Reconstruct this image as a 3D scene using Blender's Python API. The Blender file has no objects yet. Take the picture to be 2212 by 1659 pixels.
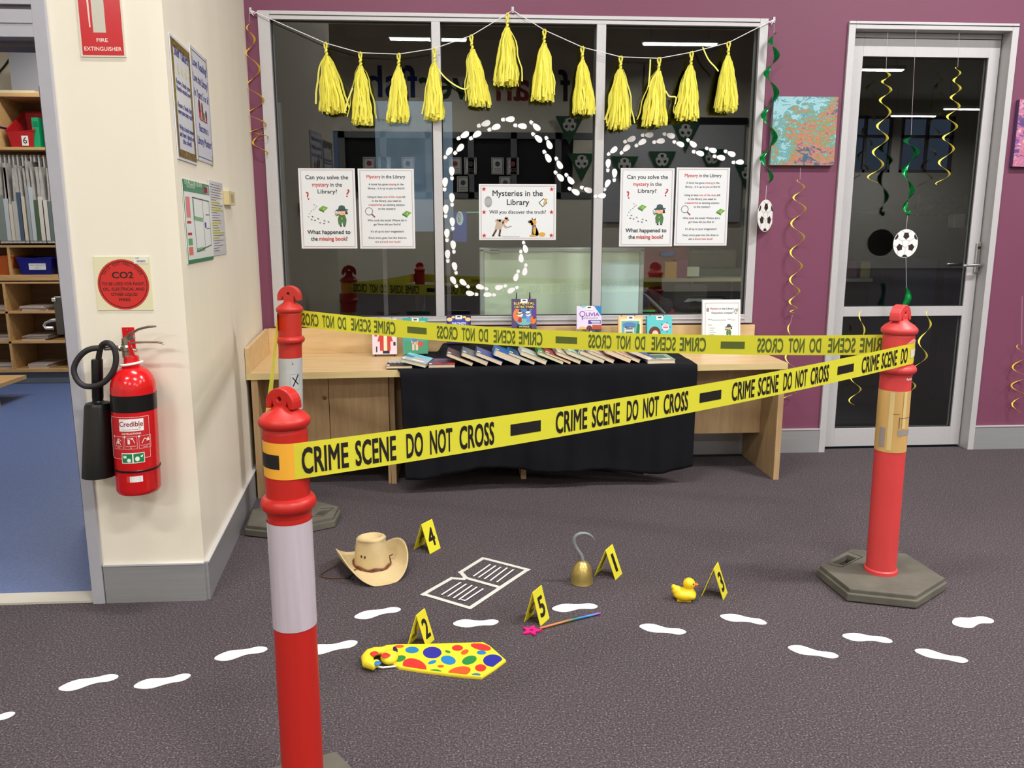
import bpy, bmesh, math, random
from mathutils import Vector, Matrix
SC = bpy.context.scene
COL = SC.collection
# ---------------------------------------------------------------- camera
FPX, PITCH, YAW = 1760.8, math.radians(10.868), math.radians(-3.749)
ROLL = math.radians(-.015)
CAM = Vector((0, -4.499, 1.294))
FW = Vector((-math.sin(YAW)*math.cos(PITCH), math.cos(YAW)*math.cos(PITCH), -math.sin(PITCH)))
RT0 = Vector((math.cos(YAW), math.sin(YAW), 0)); UP0 = RT0.cross(FW)
RT = RT0*math.cos(ROLL)+UP0*math.sin(ROLL); UP = UP0*math.cos(ROLL)-RT0*math.sin(ROLL)
cd = bpy.data.cameras.new('camera'); cam = bpy.data.objects.new('camera', cd); COL.objects.link(cam)
cd.sensor_width = 36; cd.lens = FPX/2212*36; cd.clip_start = .05; cd.clip_end = 100
cam.matrix_world = Matrix(((RT.x, UP.x, -FW.x, CAM.x), (RT.y, UP.y, -FW.y, CAM.y), (RT.z, UP.z, -FW.z, CAM.z), (0, 0, 0, 1)))
SC.camera = cam
# ---------------------------------------------------------------- view, world, lamps
vs = SC.view_settings
SC.display_settings.display_device = 'sRGB'
vs.view_transform = 'Standard'; vs.look = 'None'; vs.gamma = 1; vs.use_curve_mapping = False
vs.exposure = 0.33
SC.cycles.use_denoising = True
SC.cycles.max_bounces = 8; SC.cycles.diffuse_bounces = 4; SC.cycles.glossy_bounces = 4
SC.cycles.transparent_max_bounces = 16; SC.cycles.sample_clamp_indirect = 6
SC.cycles.caustics_reflective = False; SC.cycles.caustics_refractive = False
W = bpy.data.worlds.new('dusk_sky'); SC.world = W; W.use_nodes = True
W.node_tree.nodes['Background'].inputs[0].default_value = (.20, .27, .42, 1)
W.node_tree.nodes['Background'].inputs[1].default_value = .9
LAMP_COL = (1.0, .975, .95)
LZ = 4.4
def lamp(x, y, z, power, sx=1.25, sy=.1, col=LAMP_COL):
    l = bpy.data.lights.new('lamp_light', 'AREA'); l.shape = 'RECTANGLE'; l.size = sx; l.size_y = sy
    l.energy = power; l.color = col; l.spread = math.radians(170)
    o = bpy.data.objects.new('lamp_light', l); COL.objects.link(o); o.location = (x, y, z)
    return o
# (x centre, y, power): the suspended linear luminaires of the library hall
LAMPS = [(-.3, -2.3, 62), (3.3, -2.3, 122), (7.0, -2.3, 72), (1.4, -5.0, 85), (-2.1, -5.0, 50), (5.6, -5.0, 95),
         (-.45, -10.0, 120), (3.85, -10.08, 120), (-3.6, -8.6, 100), (-3.45, -13.9, 30),
         (8.3, -12.0, 150), (12.9, -18.6, 200), (13.6, -17.2, 120), (8.0, -7.5, 50)]
LAMPS = [l for l in LAMPS if not (l[1] < -11.9 and l[0] < 7)]
LK = 1.0
for x, y, p in LAMPS: lamp(x, y, LZ-.03, p*LK)
lamp(-3.1, .5, 2.85, 26, 1.2, .15); lamp(-2.6, 1.9, 2.85, 16, 1.2, .15)   # storeroom tubes
# ---------------------------------------------------------------- points from pixels onto real planes
def ray(x, y): return FW + RT*((x-1106)/FPX) - UP*((y-829.5)/FPX)
def PZ(x, y, z=0): d = ray(x, y); return CAM + d*((z-CAM.z)/d.z)
def PY(x, y, Y=0): d = ray(x, y); return CAM + d*((Y-CAM.y)/d.y)
def PL(x, y, p, q):
    d = ray(x, y); n = Vector((-(q[1]-p[1]), q[0]-p[0], 0)); t = n.dot(Vector((p[0], p[1], 0))-Vector((CAM.x, CAM.y, 0)))/n.dot(d)
    return CAM + d*t
# ---------------------------------------------------------------- materials
MATS = {}
def srgb(r, g, b):
    f = lambda c: (c/255/12.92) if c/255 <= .04045 else ((c/255+.055)/1.055)**2.4
    return (f(r), f(g), f(b), 1)
def M(name, col, rough=.6, metal=0, var=0, vscale=30, bump=0, bscale=200, emit=0, spec=.5, trans=0, stretch=None):
    """plain procedural material: colour with noise variation and fine relief"""
    if name in MATS: return MATS[name]
    m = bpy.data.materials.new(name); m.use_nodes = True; nt = m.node_tree; b = nt.nodes['Principled BSDF']
    c = srgb(*col) if max(col) > 1 else (*col, 1)
    b.inputs['Base Color'].default_value = c; b.inputs['Roughness'].default_value = rough
    b.inputs['Metallic'].default_value = metal; b.inputs['Specular IOR Level'].default_value = spec
    if emit: b.inputs['Emission Color'].default_value = c; b.inputs['Emission Strength'].default_value = emit
    if var or bump:
        tc = nt.nodes.new('ShaderNodeTexCoord'); src = tc.outputs['Object']
        if stretch:
            mp = nt.nodes.new('ShaderNodeMapping'); mp.inputs['Scale'].default_value = stretch
            nt.links.new(src, mp.inputs[0]); src = mp.outputs[0]
    if var:
        n = nt.nodes.new('ShaderNodeTexNoise'); n.inputs['Scale'].default_value = vscale; n.inputs['Detail'].default_value = 4
        nt.links.new(src, n.inputs['Vector'])
        mx = nt.nodes.new('ShaderNodeMix'); mx.data_type = 'RGBA'
        mr = nt.nodes.new('ShaderNodeMapRange'); mr.inputs[1].default_value = .3; mr.inputs[2].default_value = .7
        nt.links.new(n.outputs[0], mr.inputs[0]); nt.links.new(mr.outputs[0], mx.inputs[0])
        mx.inputs[6].default_value = (*[v*(1-var) for v in c[:3]], 1); mx.inputs[7].default_value = (*[min(1, v*(1+var)) for v in c[:3]], 1)
        nt.links.new(mx.outputs[2], b.inputs['Base Color'])
    if bump:
        n2 = nt.nodes.new('ShaderNodeTexNoise'); n2.inputs['Scale'].default_value = bscale; n2.inputs['Detail'].default_value = 3
        nt.links.new(src, n2.inputs['Vector'])
        bp = nt.nodes.new('ShaderNodeBump'); bp.inputs['Strength'].default_value = bump; bp.inputs['Distance'].default_value = .002
        nt.links.new(n2.outputs[0], bp.inputs['Height']); nt.links.new(bp.outputs[0], b.inputs['Normal'])
    MATS[name] = m; return m
def C(r, g, b, rough=.7): return M('print_%d_%d_%d_%d' % (r, g, b, int(rough*10)), (r, g, b), rough)
def carpet():
    m = bpy.data.materials.new('loop_carpet'); m.use_nodes = True; nt = m.node_tree; b = nt.nodes['Principled BSDF']
    N = nt.nodes.new; L = nt.links.new
    tc = N('ShaderNodeTexCoord')
    v = N('ShaderNodeTexVoronoi'); v.inputs['Scale'].default_value = 260; L(tc.outputs['Object'], v.inputs['Vector'])
    n = N('ShaderNodeTexNoise'); n.inputs['Scale'].default_value = 175; n.inputs['Detail'].default_value = 4; n.inputs['Roughness'].default_value = .75; L(tc.outputs['Object'], n.inputs['Vector'])
    n3 = N('ShaderNodeTexNoise'); n3.inputs['Scale'].default_value = 1.3; L(tc.outputs['Object'], n3.inputs['Vector'])
    r = N('ShaderNodeValToRGB'); cr = r.color_ramp
    cr.elements[0].position = .32; cr.elements[0].color = srgb(48, 42, 47); cr.elements[1].position = .72; cr.elements[1].color = srgb(196, 186, 186)
    e = cr.elements.new(.5); e.color = srgb(80, 73, 76)
    e = cr.elements.new(.6); e.color = srgb(106, 96, 100)
    L(n.outputs[0], r.inputs[0])
    mx = N('ShaderNodeMix'); mx.data_type = 'RGBA'; mx.blend_type = 'MULTIPLY'; mx.inputs[0].default_value = .22
    L(r.outputs[0], mx.inputs[6]); L(n3.outputs[0], mx.inputs[7]); 
    L(mx.outputs[2], b.inputs['Base Color']); b.inputs['Roughness'].default_value = .95; b.inputs['Specular IOR Level'].default_value = .15
    bp = N('ShaderNodeBump'); bp.inputs['Strength'].default_value = .45; bp.inputs['Distance'].default_value = .003
    L(n.outputs[0], bp.inputs['Height']); L(bp.outputs[0], b.inputs['Normal'])
    return m
def wood(name, c1, c2, axis=(1, 14, 14), rough=.42):
    if name in MATS: return MATS[name]
    m = bpy.data.materials.new(name); m.use_nodes = True; nt = m.node_tree; b = nt.nodes['Principled BSDF']
    N = nt.nodes.new; L = nt.links.new
    tc = N('ShaderNodeTexCoord'); mp = N('ShaderNodeMapping'); mp.inputs['Scale'].default_value = axis; L(tc.outputs['Object'], mp.inputs[0])
    n = N('ShaderNodeTexNoise'); n.inputs['Scale'].default_value = 4; n.inputs['Detail'].default_value = 8; n.inputs['Roughness'].default_value = .6; L(mp.outputs[0], n.inputs['Vector'])
    r = N('ShaderNodeValToRGB'); r.color_ramp.elements[0].position = .35; r.color_ramp.elements[0].color = srgb(*c1)
    r.color_ramp.elements[1].position = .68; r.color_ramp.elements[1].color = srgb(*c2)
    L(n.outputs[0], r.inputs[0]); L(r.outputs[0], b.inputs['Base Color']); b.inputs['Roughness'].default_value = rough
    MATS[name] = m; return m
def glassmat(name, tint, ior):
    m = bpy.data.materials.new(name); m.use_nodes = True; nt = m.node_tree; nt.nodes.clear(); N = nt.nodes.new; L = nt.links.new
    o = N('ShaderNodeOutputMaterial'); t = N('ShaderNodeBsdfTransparent'); t.inputs[0].default_value = (*tint, 1)
    g = N('ShaderNodeBsdfGlossy'); g.inputs['Roughness'].default_value = 0.0
    f = N('ShaderNodeFresnel'); x = N('ShaderNodeMixShader'); ge = N('ShaderNodeNewGeometry')
    mr = N('ShaderNodeMapRange'); mr.inputs[3].default_value = ior; mr.inputs[4].default_value = 1/ior   # same pane seen from either side
    L(ge.outputs['Backfacing'], mr.inputs[0]); L(mr.outputs[0], f.inputs[0])
    L(f.outputs[0], x.inputs[0]); L(t.outputs[0], x.inputs[1]); L(g.outputs[0], x.inputs[2]); L(x.outputs[0], o.inputs[0])
    return m
def marble(name, cols, seed):
    m = bpy.data.materials.new(name); m.use_nodes = True; nt = m.node_tree; b = nt.nodes['Principled BSDF']
    N = nt.nodes.new; L = nt.links.new
    tc = N('ShaderNodeTexCoord'); mp = N('ShaderNodeMapping'); mp.inputs['Location'].default_value = (seed, seed*2, seed); mp.inputs['Scale'].default_value = (1, 1, 1.6); L(tc.outputs['Object'], mp.inputs[0])
    n = N('ShaderNodeTexNoise'); n.inputs['Scale'].default_value = 24; n.inputs['Detail'].default_value = 8; n.inputs['Distortion'].default_value = 1.6; L(mp.outputs[0], n.inputs['Vector'])
    n2 = N('ShaderNodeTexNoise'); n2.inputs['Scale'].default_value = 5; n2.inputs['Detail'].default_value = 1; L(mp.outputs[0], n2.inputs['Vector'])
    ad = N('ShaderNodeMath'); ad.operation = 'MULTIPLY_ADD'; ad.inputs[1].default_value = 1.0; L(n2.outputs[0], ad.inputs[0]); 
    sb = N('ShaderNodeMath'); sb.operation = 'MULTIPLY_ADD'; sb.inputs[1].default_value = 1.0; sb.inputs[2].default_value = -.5; L(n.outputs[0], sb.inputs[0]); L(sb.outputs[0], ad.inputs[2])
    r = N('ShaderNodeValToRGB'); cr = r.color_ramp; k = len(cols)
    cr.elements[0].position = .3; cr.elements[0].color = srgb(*cols[0]); cr.elements[1].position = .7; cr.elements[1].color = srgb(*cols[-1])
    for i in range(1, k-1): e = cr.elements.new(.3+.4*i/(k-1)); e.color = srgb(*cols[i])
    sp = N('ShaderNodeSeparateXYZ'); L(tc.outputs['Object'], sp.inputs[0])
    q1 = N('ShaderNodeMath'); q1.operation = 'MULTIPLY_ADD'; q1.inputs[1].default_value = .5; L(sp.outputs[0], q1.inputs[0]); 
    q2 = N('ShaderNodeMath'); q2.operation = 'MULTIPLY_ADD'; q2.inputs[1].default_value = -.55; q2.inputs[2].default_value = -.02; L(sp.outputs[2], q2.inputs[0]); L(q2.outputs[0], q1.inputs[2])
    q3 = N('ShaderNodeMath'); q3.operation = 'ADD'; L(ad.outputs[0], q3.inputs[0]); L(q1.outputs[0], q3.inputs[1])
    L(q3.outputs[0], r.inputs[0]); L(r.outputs[0], b.inputs['Base Color']); b.inputs['Roughness'].default_value = .35
    return m
# ---------------------------------------------------------------- mesh builder
class MB:
    def __init__(s, T=None): s.v = []; s.f = []; s.m = []; s.mats = []; s.T = T
    def mi(s, mat):
        if mat not in s.mats: s.mats.append(mat)
        return s.mats.index(mat)
    def add(s, vs_, fs, mat, fn=None):
        o = len(s.v); i = s.mi(mat)
        for p in vs_:
            p = fn(p) if fn else p
            s.v.append(tuple(s.T @ Vector(p)) if s.T else tuple(p))
        for f in fs: s.f.append([o+k for k in f]); s.m.append(i)
        return s
    def box(s, x0, x1, y0, y1, z0, z1, mat, fn=None):
        x0, x1 = min(x0, x1), max(x0, x1); y0, y1 = min(y0, y1), max(y0, y1); z0, z1 = min(z0, z1), max(z0, z1)
        return s.add([(x0, y0, z0), (x1, y0, z0), (x1, y1, z0), (x0, y1, z0), (x0, y0, z1), (x1, y0, z1), (x1, y1, z1), (x0, y1, z1)],
                     [(0, 3, 2, 1), (4, 5, 6, 7), (0, 1, 5, 4), (1, 2, 6, 5), (2, 3, 7, 6), (3, 0, 4, 7)], mat, fn)
    def hexa(s, bot, top, mat):
        return s.add(list(bot)+list(top), [(0, 3, 2, 1), (4, 5, 6, 7), (0, 1, 5, 4), (1, 2, 6, 5), (2, 3, 7, 6), (3, 0, 4, 7)], mat)
    def prism(s, outer, a, b, mat, holes=(), plane='xy', side=None):
        """polygon (with holes) in a plane, given thickness from a to b along the remaining axis"""
        bm = bmesh.new(); loops = []
        for lp in [outer]+list(holes):
            vv = [bm.verts.new((p[0], p[1], 0)) for p in lp]; loops.append(vv)
            for i in range(len(vv)): bm.edges.new((vv[i], vv[(i+1) % len(vv)]))
        if holes: bmesh.ops.triangle_fill(bm, use_beauty=True, use_dissolve=False, edges=bm.edges[:])
        else: bm.faces.new(loops[0])
        bm.verts.index_update(); n = len(bm.verts)
        P = {'xy': lambda p, h: (p[0], p[1], h), 'xz': lambda p, h: (p[0], h, p[1]), 'yz': lambda p, h: (h, p[0], p[1])}[plane]
        pts = [(v.co.x, v.co.y) for v in bm.verts]
        area = lambda q: sum(q[i][0]*q[(i+1) % len(q)][1]-q[(i+1) % len(q)][0]*q[i][1] for i in range(len(q)))/2
        fs = []
        for f in bm.faces:
            idx = [v.index for v in f.verts]
            if area([pts[i] for i in idx]) < 0: idx = idx[::-1]
            fs.append(idx)
        flip = (plane == 'xz')
        if flip: a, b = b, a
        lo, hi = (a, b)
        V = [P(p, lo) for p in pts]+[P(p, hi) for p in pts]
        F = [f[::-1] for f in fs]+[[i+n for i in f] for f in fs]
        S = []
        k = 0
        for li, lp in enumerate([outer]+list(holes)):
            m_ = len(lp); ccw = area(lp) > 0
            for i in range(m_):
                p0, p1 = k+i, k+(i+1) % m_
                q = [p0, p1, p1+n, p0+n]
                if (ccw and li > 0) or (not ccw and li == 0): q = q[::-1]
                S.append(q)
            k += m_
        bm.free()
        if side is None: s.add(V, F+S, mat)
        else: s.add(V, F, mat); s.add(V, S, side)
        return s
    def lathe(s, prof, mat, seg=28, c=(0, 0, 0), close=True, sx=1, sy=1):
        V = []; F = []
        for r, z in prof:
            for k in range(seg): t = 2*math.pi*k/seg; V.append((c[0]+r*math.cos(t)*sx, c[1]+r*math.sin(t)*sy, c[2]+z))
        for i in range(len(prof)-1):
            for k in range(seg): a = i*seg+k; b = i*seg+(k+1) % seg; F.append((a, b, b+seg, a+seg))
        if close:
            F.append(tuple(range(seg))[::-1]); F.append(tuple((len(prof)-1)*seg+k for k in range(seg)))
        return s.add(V, F, mat)
    def tube(s, path, r, mat, seg=8, closed=False, flat=None):
        P = [Vector(p) for p in path]; n = len(P); V = []; F = []; ref = Vector((0, 0, 1)); pn = None
        for i in range(n):
            if closed: t = (P[(i+1) % n]-P[i-1])
            else: t = P[min(i+1, n-1)]-P[max(i-1, 0)]
            t = t.normalized() if t.length > 1e-9 else Vector((0, 0, 1))
            if pn is None:
                a = ref if abs(t.dot(ref)) < .9 else Vector((1, 0, 0)); pn = t.cross(a).normalized()
            else:
                pn = (pn-t*pn.dot(t)); pn = pn.normalized() if pn.length > 1e-6 else t.orthogonal().normalized()
            bn = t.cross(pn); ri = r[i] if isinstance(r, (list, tuple)) else r
            for k in range(seg):
                a = 2*math.pi*k/seg; V.append(tuple(P[i]+pn*(ri*math.cos(a))+bn*(ri*math.sin(a)*(flat or 1))))
        m_ = n if closed else n-1
        for i in range(m_):
            for k in range(seg):
                a = i*seg+k; b = i*seg+(k+1) % seg; j = ((i+1) % n)*seg
                F.append((a, b, j+(k+1) % seg, j+k))
        if not closed: F.append(tuple(range(seg))[::-1]); F.append(tuple((n-1)*seg+k for k in range(seg)))
        return s.add(V, F, mat)
    def ball(s, c, rx, ry, rz, mat, seg=16, rings=10):
        V = [(c[0], c[1], c[2]-rz)]; F = []
        for i in range(1, rings):
            a = math.pi*i/rings
            for k in range(seg): t = 2*math.pi*k/seg; V.append((c[0]+rx*math.sin(a)*math.cos(t), c[1]+ry*math.sin(a)*math.sin(t), c[2]-rz*math.cos(a)))
        V.append((c[0], c[1], c[2]+rz)); e = len(V)-1
        for k in range(seg): F.append((0, 1+(k+1) % seg, 1+k)); F.append((e, e-seg+k, e-seg+(k+1) % seg))
        for i in range(rings-2):
            for k in range(seg): a = 1+i*seg+k; b = 1+i*seg+(k+1) % seg; F.append((a, b, b+seg, a+seg))
        return s.add(V, F, mat)
    def grid(s, fn, nu, nv, mat, closed_u=False):
        V = [fn(i/nu, j/nv) for j in range(nv+1) for i in range(nu+(0 if closed_u else 1))]; w = nu if closed_u else nu+1; F = []
        for j in range(nv):
            for i in range(nu): a = j*w+i; b = j*w+(i+1) % w; F.append((a, b, b+w, a+w))
        return s.add(V, F, mat)
    def build(s, name, parent=None, smooth=False, bevel=0, kind=None, label=None, solid=0, sharp=40):
        me = bpy.data.meshes.new(name); me.from_pydata(s.v, [], s.f)
        for m in s.mats: me.materials.append(m)
        me.polygons.foreach_set('material_index', s.m)
        if smooth:
            me.polygons.foreach_set('use_smooth', [True]*len(s.f))
            if sharp: me.set_sharp_from_angle(angle=math.radians(sharp))
        me.update()
        o = bpy.data.objects.new(name, me); COL.objects.link(o)
        if parent: o.parent = parent
        if bevel: b = o.modifiers.new('bevel', 'BEVEL'); b.width = bevel; b.segments = 2; b.limit_method = 'ANGLE'
        if solid: b = o.modifiers.new('solid', 'SOLIDIFY'); b.thickness = solid; b.offset = 0
        if kind: o['kind'] = kind
        if label: o['label'] = label
        return o
def thing(name, label, cat, loc=(0, 0, 0), rz=0, group=None):
    o = bpy.data.objects.new(name, None); COL.objects.link(o); o.location = loc; o.rotation_euler = (0, 0, rz)
    o.empty_display_size = .05; o['label'] = label; o['category'] = cat
    if group: o['group'] = group
    return o
def tag(o, label, cat, group=None):
    o['label'] = label; o['category'] = cat
    if group: o['group'] = group
    return o
def structE(name, loc=(0, 0, 0)):
    o = bpy.data.objects.new(name, None); COL.objects.link(o); o.location = loc; o['kind'] = 'structure'; return o
def relM(o): return Matrix.Translation(-Vector(o.location)) if not o.rotation_euler.z else (Matrix.Translation(o.location) @ Matrix.Rotation(o.rotation_euler.z, 4, 'Z')).inverted()
# ---------------------------------------------------------------- lettering
TXT = {}
def text_geo(body, bold):
    k = (body, bold)
    if k in TXT: return TXT[k]
    cu = bpy.data.curves.new('t', 'FONT'); cu.body = body; cu.size = 1; cu.resolution_u = 3; cu.fill_mode = 'FRONT'
    ob = bpy.data.objects.new('t', cu)
    me = bpy.data.meshes.new_from_object(ob)
    V = [(v.co.x, v.co.y) for v in me.vertices]; F = [list(p.vertices) for p in me.polygons]
    bpy.data.objects.remove(ob); bpy.data.curves.remove(cu); bpy.data.meshes.remove(me)
    if bold:   # heavier stroke: the glyphs laid four times with a small shift
        d = bold*.42; V2 = []; F2 = []
        for li, (dx, dy) in enumerate(((-d, -d), (d, -d), (-d, d), (d, d))): b0 = len(V2); V2 += [(p_[0]+dx, p_[1]+dy, li) for p_ in V]; F2 += [[b0+i for i in f] for f in F]
        V, F = V2, F2
    w = (min(p[0] for p in V), max(p[0] for p in V)) if V else (0, 1)
    TXT[k] = (V, F, w); return TXT[k]
class Print:
    """flat print: x to the right, z up, laid on a surface by fn(x, z, h) with h = height off the surface"""
    def __init__(s, fn=None): s.b = MB(); s.h = 0.0003; s.fn = fn or (lambda x, z, h: (x, -h, z))
    def up(s, d=.0002): s.h += d; return s
    def _a(s, V, F, mat): s.b.add([s.fn(x, z, s.h) for x, z in V], F, mat)
    def poly(s, pts, mat): s._a(pts, [list(range(len(pts)))], mat); return s
    def rect(s, x0, z0, x1, z1, mat, nx=1):
        V = []; F = []
        for i in range(nx+1): x = x0+(x1-x0)*i/nx; V += [(x, z0), (x, z1)]
        for i in range(nx): F.append([2*i, 2*i+2, 2*i+3, 2*i+1])
        s._a(V, F, mat); return s
    def frame(s, x0, z0, x1, z1, t, mat, nx=1):
        s.rect(x0, z0, x1, z0+t, mat, nx).rect(x0, z1-t, x1, z1, mat, nx).rect(x0, z0+t, x0+t, z1-t, mat).rect(x1-t, z0+t, x1, z1-t, mat); return s
    def ell(s, cx, cz, rx, rz, mat, rot=0, n=18):
        c, q = math.cos(rot), math.sin(rot)
        s.poly([(cx+rx*math.cos(a)*c-rz*math.sin(a)*q, cz+rx*math.cos(a)*q+rz*math.sin(a)*c) for a in [2*math.pi*i/n for i in range(n)]], mat); return s
    def ring(s, cx, cz, r0, r1, mat, n=28):
        V = []; F = []
        for i in range(n): a = 2*math.pi*i/n; V += [(cx+r0*math.cos(a), cz+r0*math.sin(a)), (cx+r1*math.cos(a), cz+r1*math.sin(a))]
        for i in range(n): j = (i+1) % n; F.append([2*i, 2*i+1, 2*j+1, 2*j])
        s._a(V, F, mat); return s
    def star(s, cx, cz, r, mat, rot=0):
        s.poly([(cx+(r if i % 2 == 0 else r*.42)*math.sin(rot+math.pi*i/5), cz+(r if i % 2 == 0 else r*.42)*math.cos(rot+math.pi*i/5)) for i in range(10)], mat); return s
    def line(s, pts, w, mat):
        for (x0, z0), (x1, z1) in zip(pts, pts[1:]):
            d = math.hypot(x1-x0, z1-z0) or 1; nx, nz = -(z1-z0)/d*w/2, (x1-x0)/d*w/2
            s.poly([(x0-nx, z0-nz), (x1-nx, z1-nz), (x1+nx, z1+nz), (x0+nx, z0+nz)], mat)
        return s
    def text(s, body, x, z, size, mat, align='c', xs=1, bold=0, rot=0, width=None, flip=1):
        V, F, (a, b) = text_geo(body, bold)
        if not V: return s
        if width: xs = width/((b-a)*size)
        ox = {'c': (a+b)/2, 'l': a, 'r': b}[align]; c, q = math.cos(rot), math.sin(rot)
        P = [((p[0]-ox)*size*xs*flip, p[1]*size, p[2] if len(p) > 2 else 0) for p in V]
        s.b.add([s.fn(x+u*c-v*q, z+u*q+v*c, s.h+l*.00002) for u, v, l in P], F, mat); return s
    def multi(s, parts, x, z, size, xs=1, bold=0, rot=0):
        """one centred line made of (text, material) runs"""
        sps = [0 if t[0] in '?!.' else .28*size*xs for t, _ in parts[1:]]; ws = [(text_geo(t, bold)[2][1]-text_geo(t, bold)[2][0])*size*xs for t, _ in parts]
        tot = sum(ws)+sum(sps); cx = -tot/2; sps.append(0)
        for (t, m), w, sp in zip(parts, ws, sps):
            s.text(t, x+cx*math.cos(rot), z+cx*math.sin(rot), size, m, 'l', xs, bold, rot); cx += w+sp
        return s
    def build(s, name, parent, T=None):
        if T: s.b.v = [tuple(T @ Vector(p)) for p in s.b.v]
        return s.b.build(name, parent)
# ================================================================ palette
def scuffed(name, col, rough, var, vs, streak):
    return M(name, col, rough, var=var, vscale=vs, bump=.04, bscale=260, stretch=streak)
PURPLE = M('plum_wall_paint', (117, 61, 87), .55, var=.03, vscale=2, bump=.05, bscale=300)
CREAM = M('cream_wall_paint', (237, 231, 213), .6, var=.012, vscale=4, bump=.04, bscale=300)
CREAM2 = scuffed('scuffed_cream_paint', (238, 232, 214), .55, .03, 1.6, (3, 3, .35))
CEIL = M('ceiling_white', (225, 222, 214), .9)
ALU = M('silver_aluminium', (196, 195, 197), .42, metal=.25, var=.02, vscale=60)
ALUD = M('dark_gasket', (22, 22, 24), .6)
SKIRT = M('brushed_skirting', (168, 170, 172), .38, metal=.45, var=.05, vscale=5, stretch=(.5, .5, 30))
STEEL = M('chrome_steel', (205, 205, 205), .18, metal=1)
GREYF = M('grey_door_frame', (172, 172, 180), .4, var=.02, vscale=20)
GREYD = M('dark_grey_and_stop_shade', (104, 98, 106), .5)
BLUEF = M('speckled_blue_vinyl', (84, 104, 150), .45, var=.18, vscale=90)
BLACK = M('matt_black', (14, 14, 15), .6)
WHITE = M('white_plastic', (240, 240, 238), .45)
CARPET = carpet()
GLASS = glassmat('window_glass', (.955, .985, .975), 1.72)
MAPLE = wood('maple_laminate', (206, 174, 126), (222, 192, 144), (1, 9, 9))
MAPLEV = wood('maple_laminate_shaded', (166, 137, 99), (184, 154, 114), (9, 9, 1))  # darker than the top: shade under overhead lamps is put into the colour
MAPLEE = wood('maple_edge', (204, 184, 130), (214, 194, 142), (1, 10, 10))
LAMP = M('lamp_diffuser', (1.0, .97, .92), .5, emit=9)
OFFW = M('office_wall_paint', (120, 120, 116), .8)
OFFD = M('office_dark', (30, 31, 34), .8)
# ================================================================ room shell
X0, X1, YR, HC = -6.0, 18.0, -21.0, 5.2
WT = .12
b = MB(); b.prism([(X0, YR), (X1, YR), (X1, .06), (-1.19, .06), (-1.19, -1.725), (X0, -1.725)], -.05, 0, CARPET); fl = b.build('floor', kind='structure')
b = MB(); b.box(X0, X1, YR-.1, 0.12, HC, HC+.05, CEIL); b.build('ceiling', kind='structure')
# plum wall with the window opening and the door opening
WX0, WX1, WZ0, WZ1 = -.985, 1.638, .775, 2.362
DX0, DX1, DZ1 = 2.105, 3.02, 2.357
b = MB()
b.prism([(-1.067, 0), (DX0, 0), (DX0, DZ1), (DX1, DZ1), (DX1, 0), (X1, 0), (X1, HC), (-1.067, HC)], 0, WT, PURPLE,
        holes=[[(WX0, WZ0), (WX1, WZ0), (WX1, WZ1), (WX0, WZ1)]], plane='xz')
b.build('wall_back', kind='structure')
KN = (-.903, -1.738); CR = (-1.067, 0)
b = MB(); b.prism([(-.903, -1.739), CR, (-1.2, 0), (-1.2, -1.6), (-.95, -1.6), (-.95, -1.739)][::-1], 0, HC, CREAM2); b.build('wall_left', kind='structure')
b = MB()
b.prism([(X0, 0), (-2.25, 0), (-2.25, 1.97), (-1.25, 1.97), (-1.25, 0), (-.95, 0), (-.95, HC), (X0, HC)], -1.739, -1.60, CREAM, plane='xz')
b.build('wall_front_left', kind='structure')
b = MB(); b.box(X0-.1, X0, YR, 3.2, 0, HC, CREAM); b.build('wall_far_left', kind='structure')
b = MB(); b.box(X1, X1+.1, YR, .12, 0, HC, CREAM); b.build('wall_right', kind='structure')
# rear wall of the hall with clerestory openings (seen only mirrored in the glass)
RY = -12.0
b = MB(); b.prism([(X0, 0), (7.6, 0), (7.6, HC), (X0, HC)], RY-.12, RY, CREAM, holes=[[(-2.8, 1.86), (2.3, 1.86), (2.3, 3.12), (-2.8, 3.12)]], plane='xz')
b.build('wall_rear', kind='structure')
b = MB(); b.box(7.48, 7.6, YR, RY-.12, 0, HC, CREAM); b.build('wall_rear_return', kind='structure')
RW = [(8.5, 10.6), (11.9, 13.6), (13.9, 15.6)]
b = MB(); b.prism([(7.6, 0), (X1, 0), (X1, HC), (7.6, HC)], YR-.1, YR, M('rear_bay_wall', (190, 188, 180), .8), plane='xz',
                  holes=[[(a, 3.0), (c, 3.0), (c, 4.7), (a, 4.7)] for a, c in RW]); b.build('wall_rear_bay', kind='structure')
for i, (a, c) in enumerate(RW):
    w = structE('window_%d' % (i+3), ((a+c)/2, YR-.05, 3.0)); fb = MB(); T = relM(w); fb.T = T
    for q in [(a, a+.08), (c-.08, c), ((a+c)/2-.04, (a+c)/2+.04)]: fb.box(*q, YR-.08, YR+.02, 3.0, 4.7, GREYD)
    for z in (3.0, 4.05, 4.62): fb.box(a, c, YR-.08, YR+.02, z, z+.08, GREYD)
    fb.build('window_frame', w)
    g = MB(T); g.box(a, c, YR-.06, YR-.05, 3.05, 4.65, GLASS); g.build('glass_pane', w)
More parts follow.
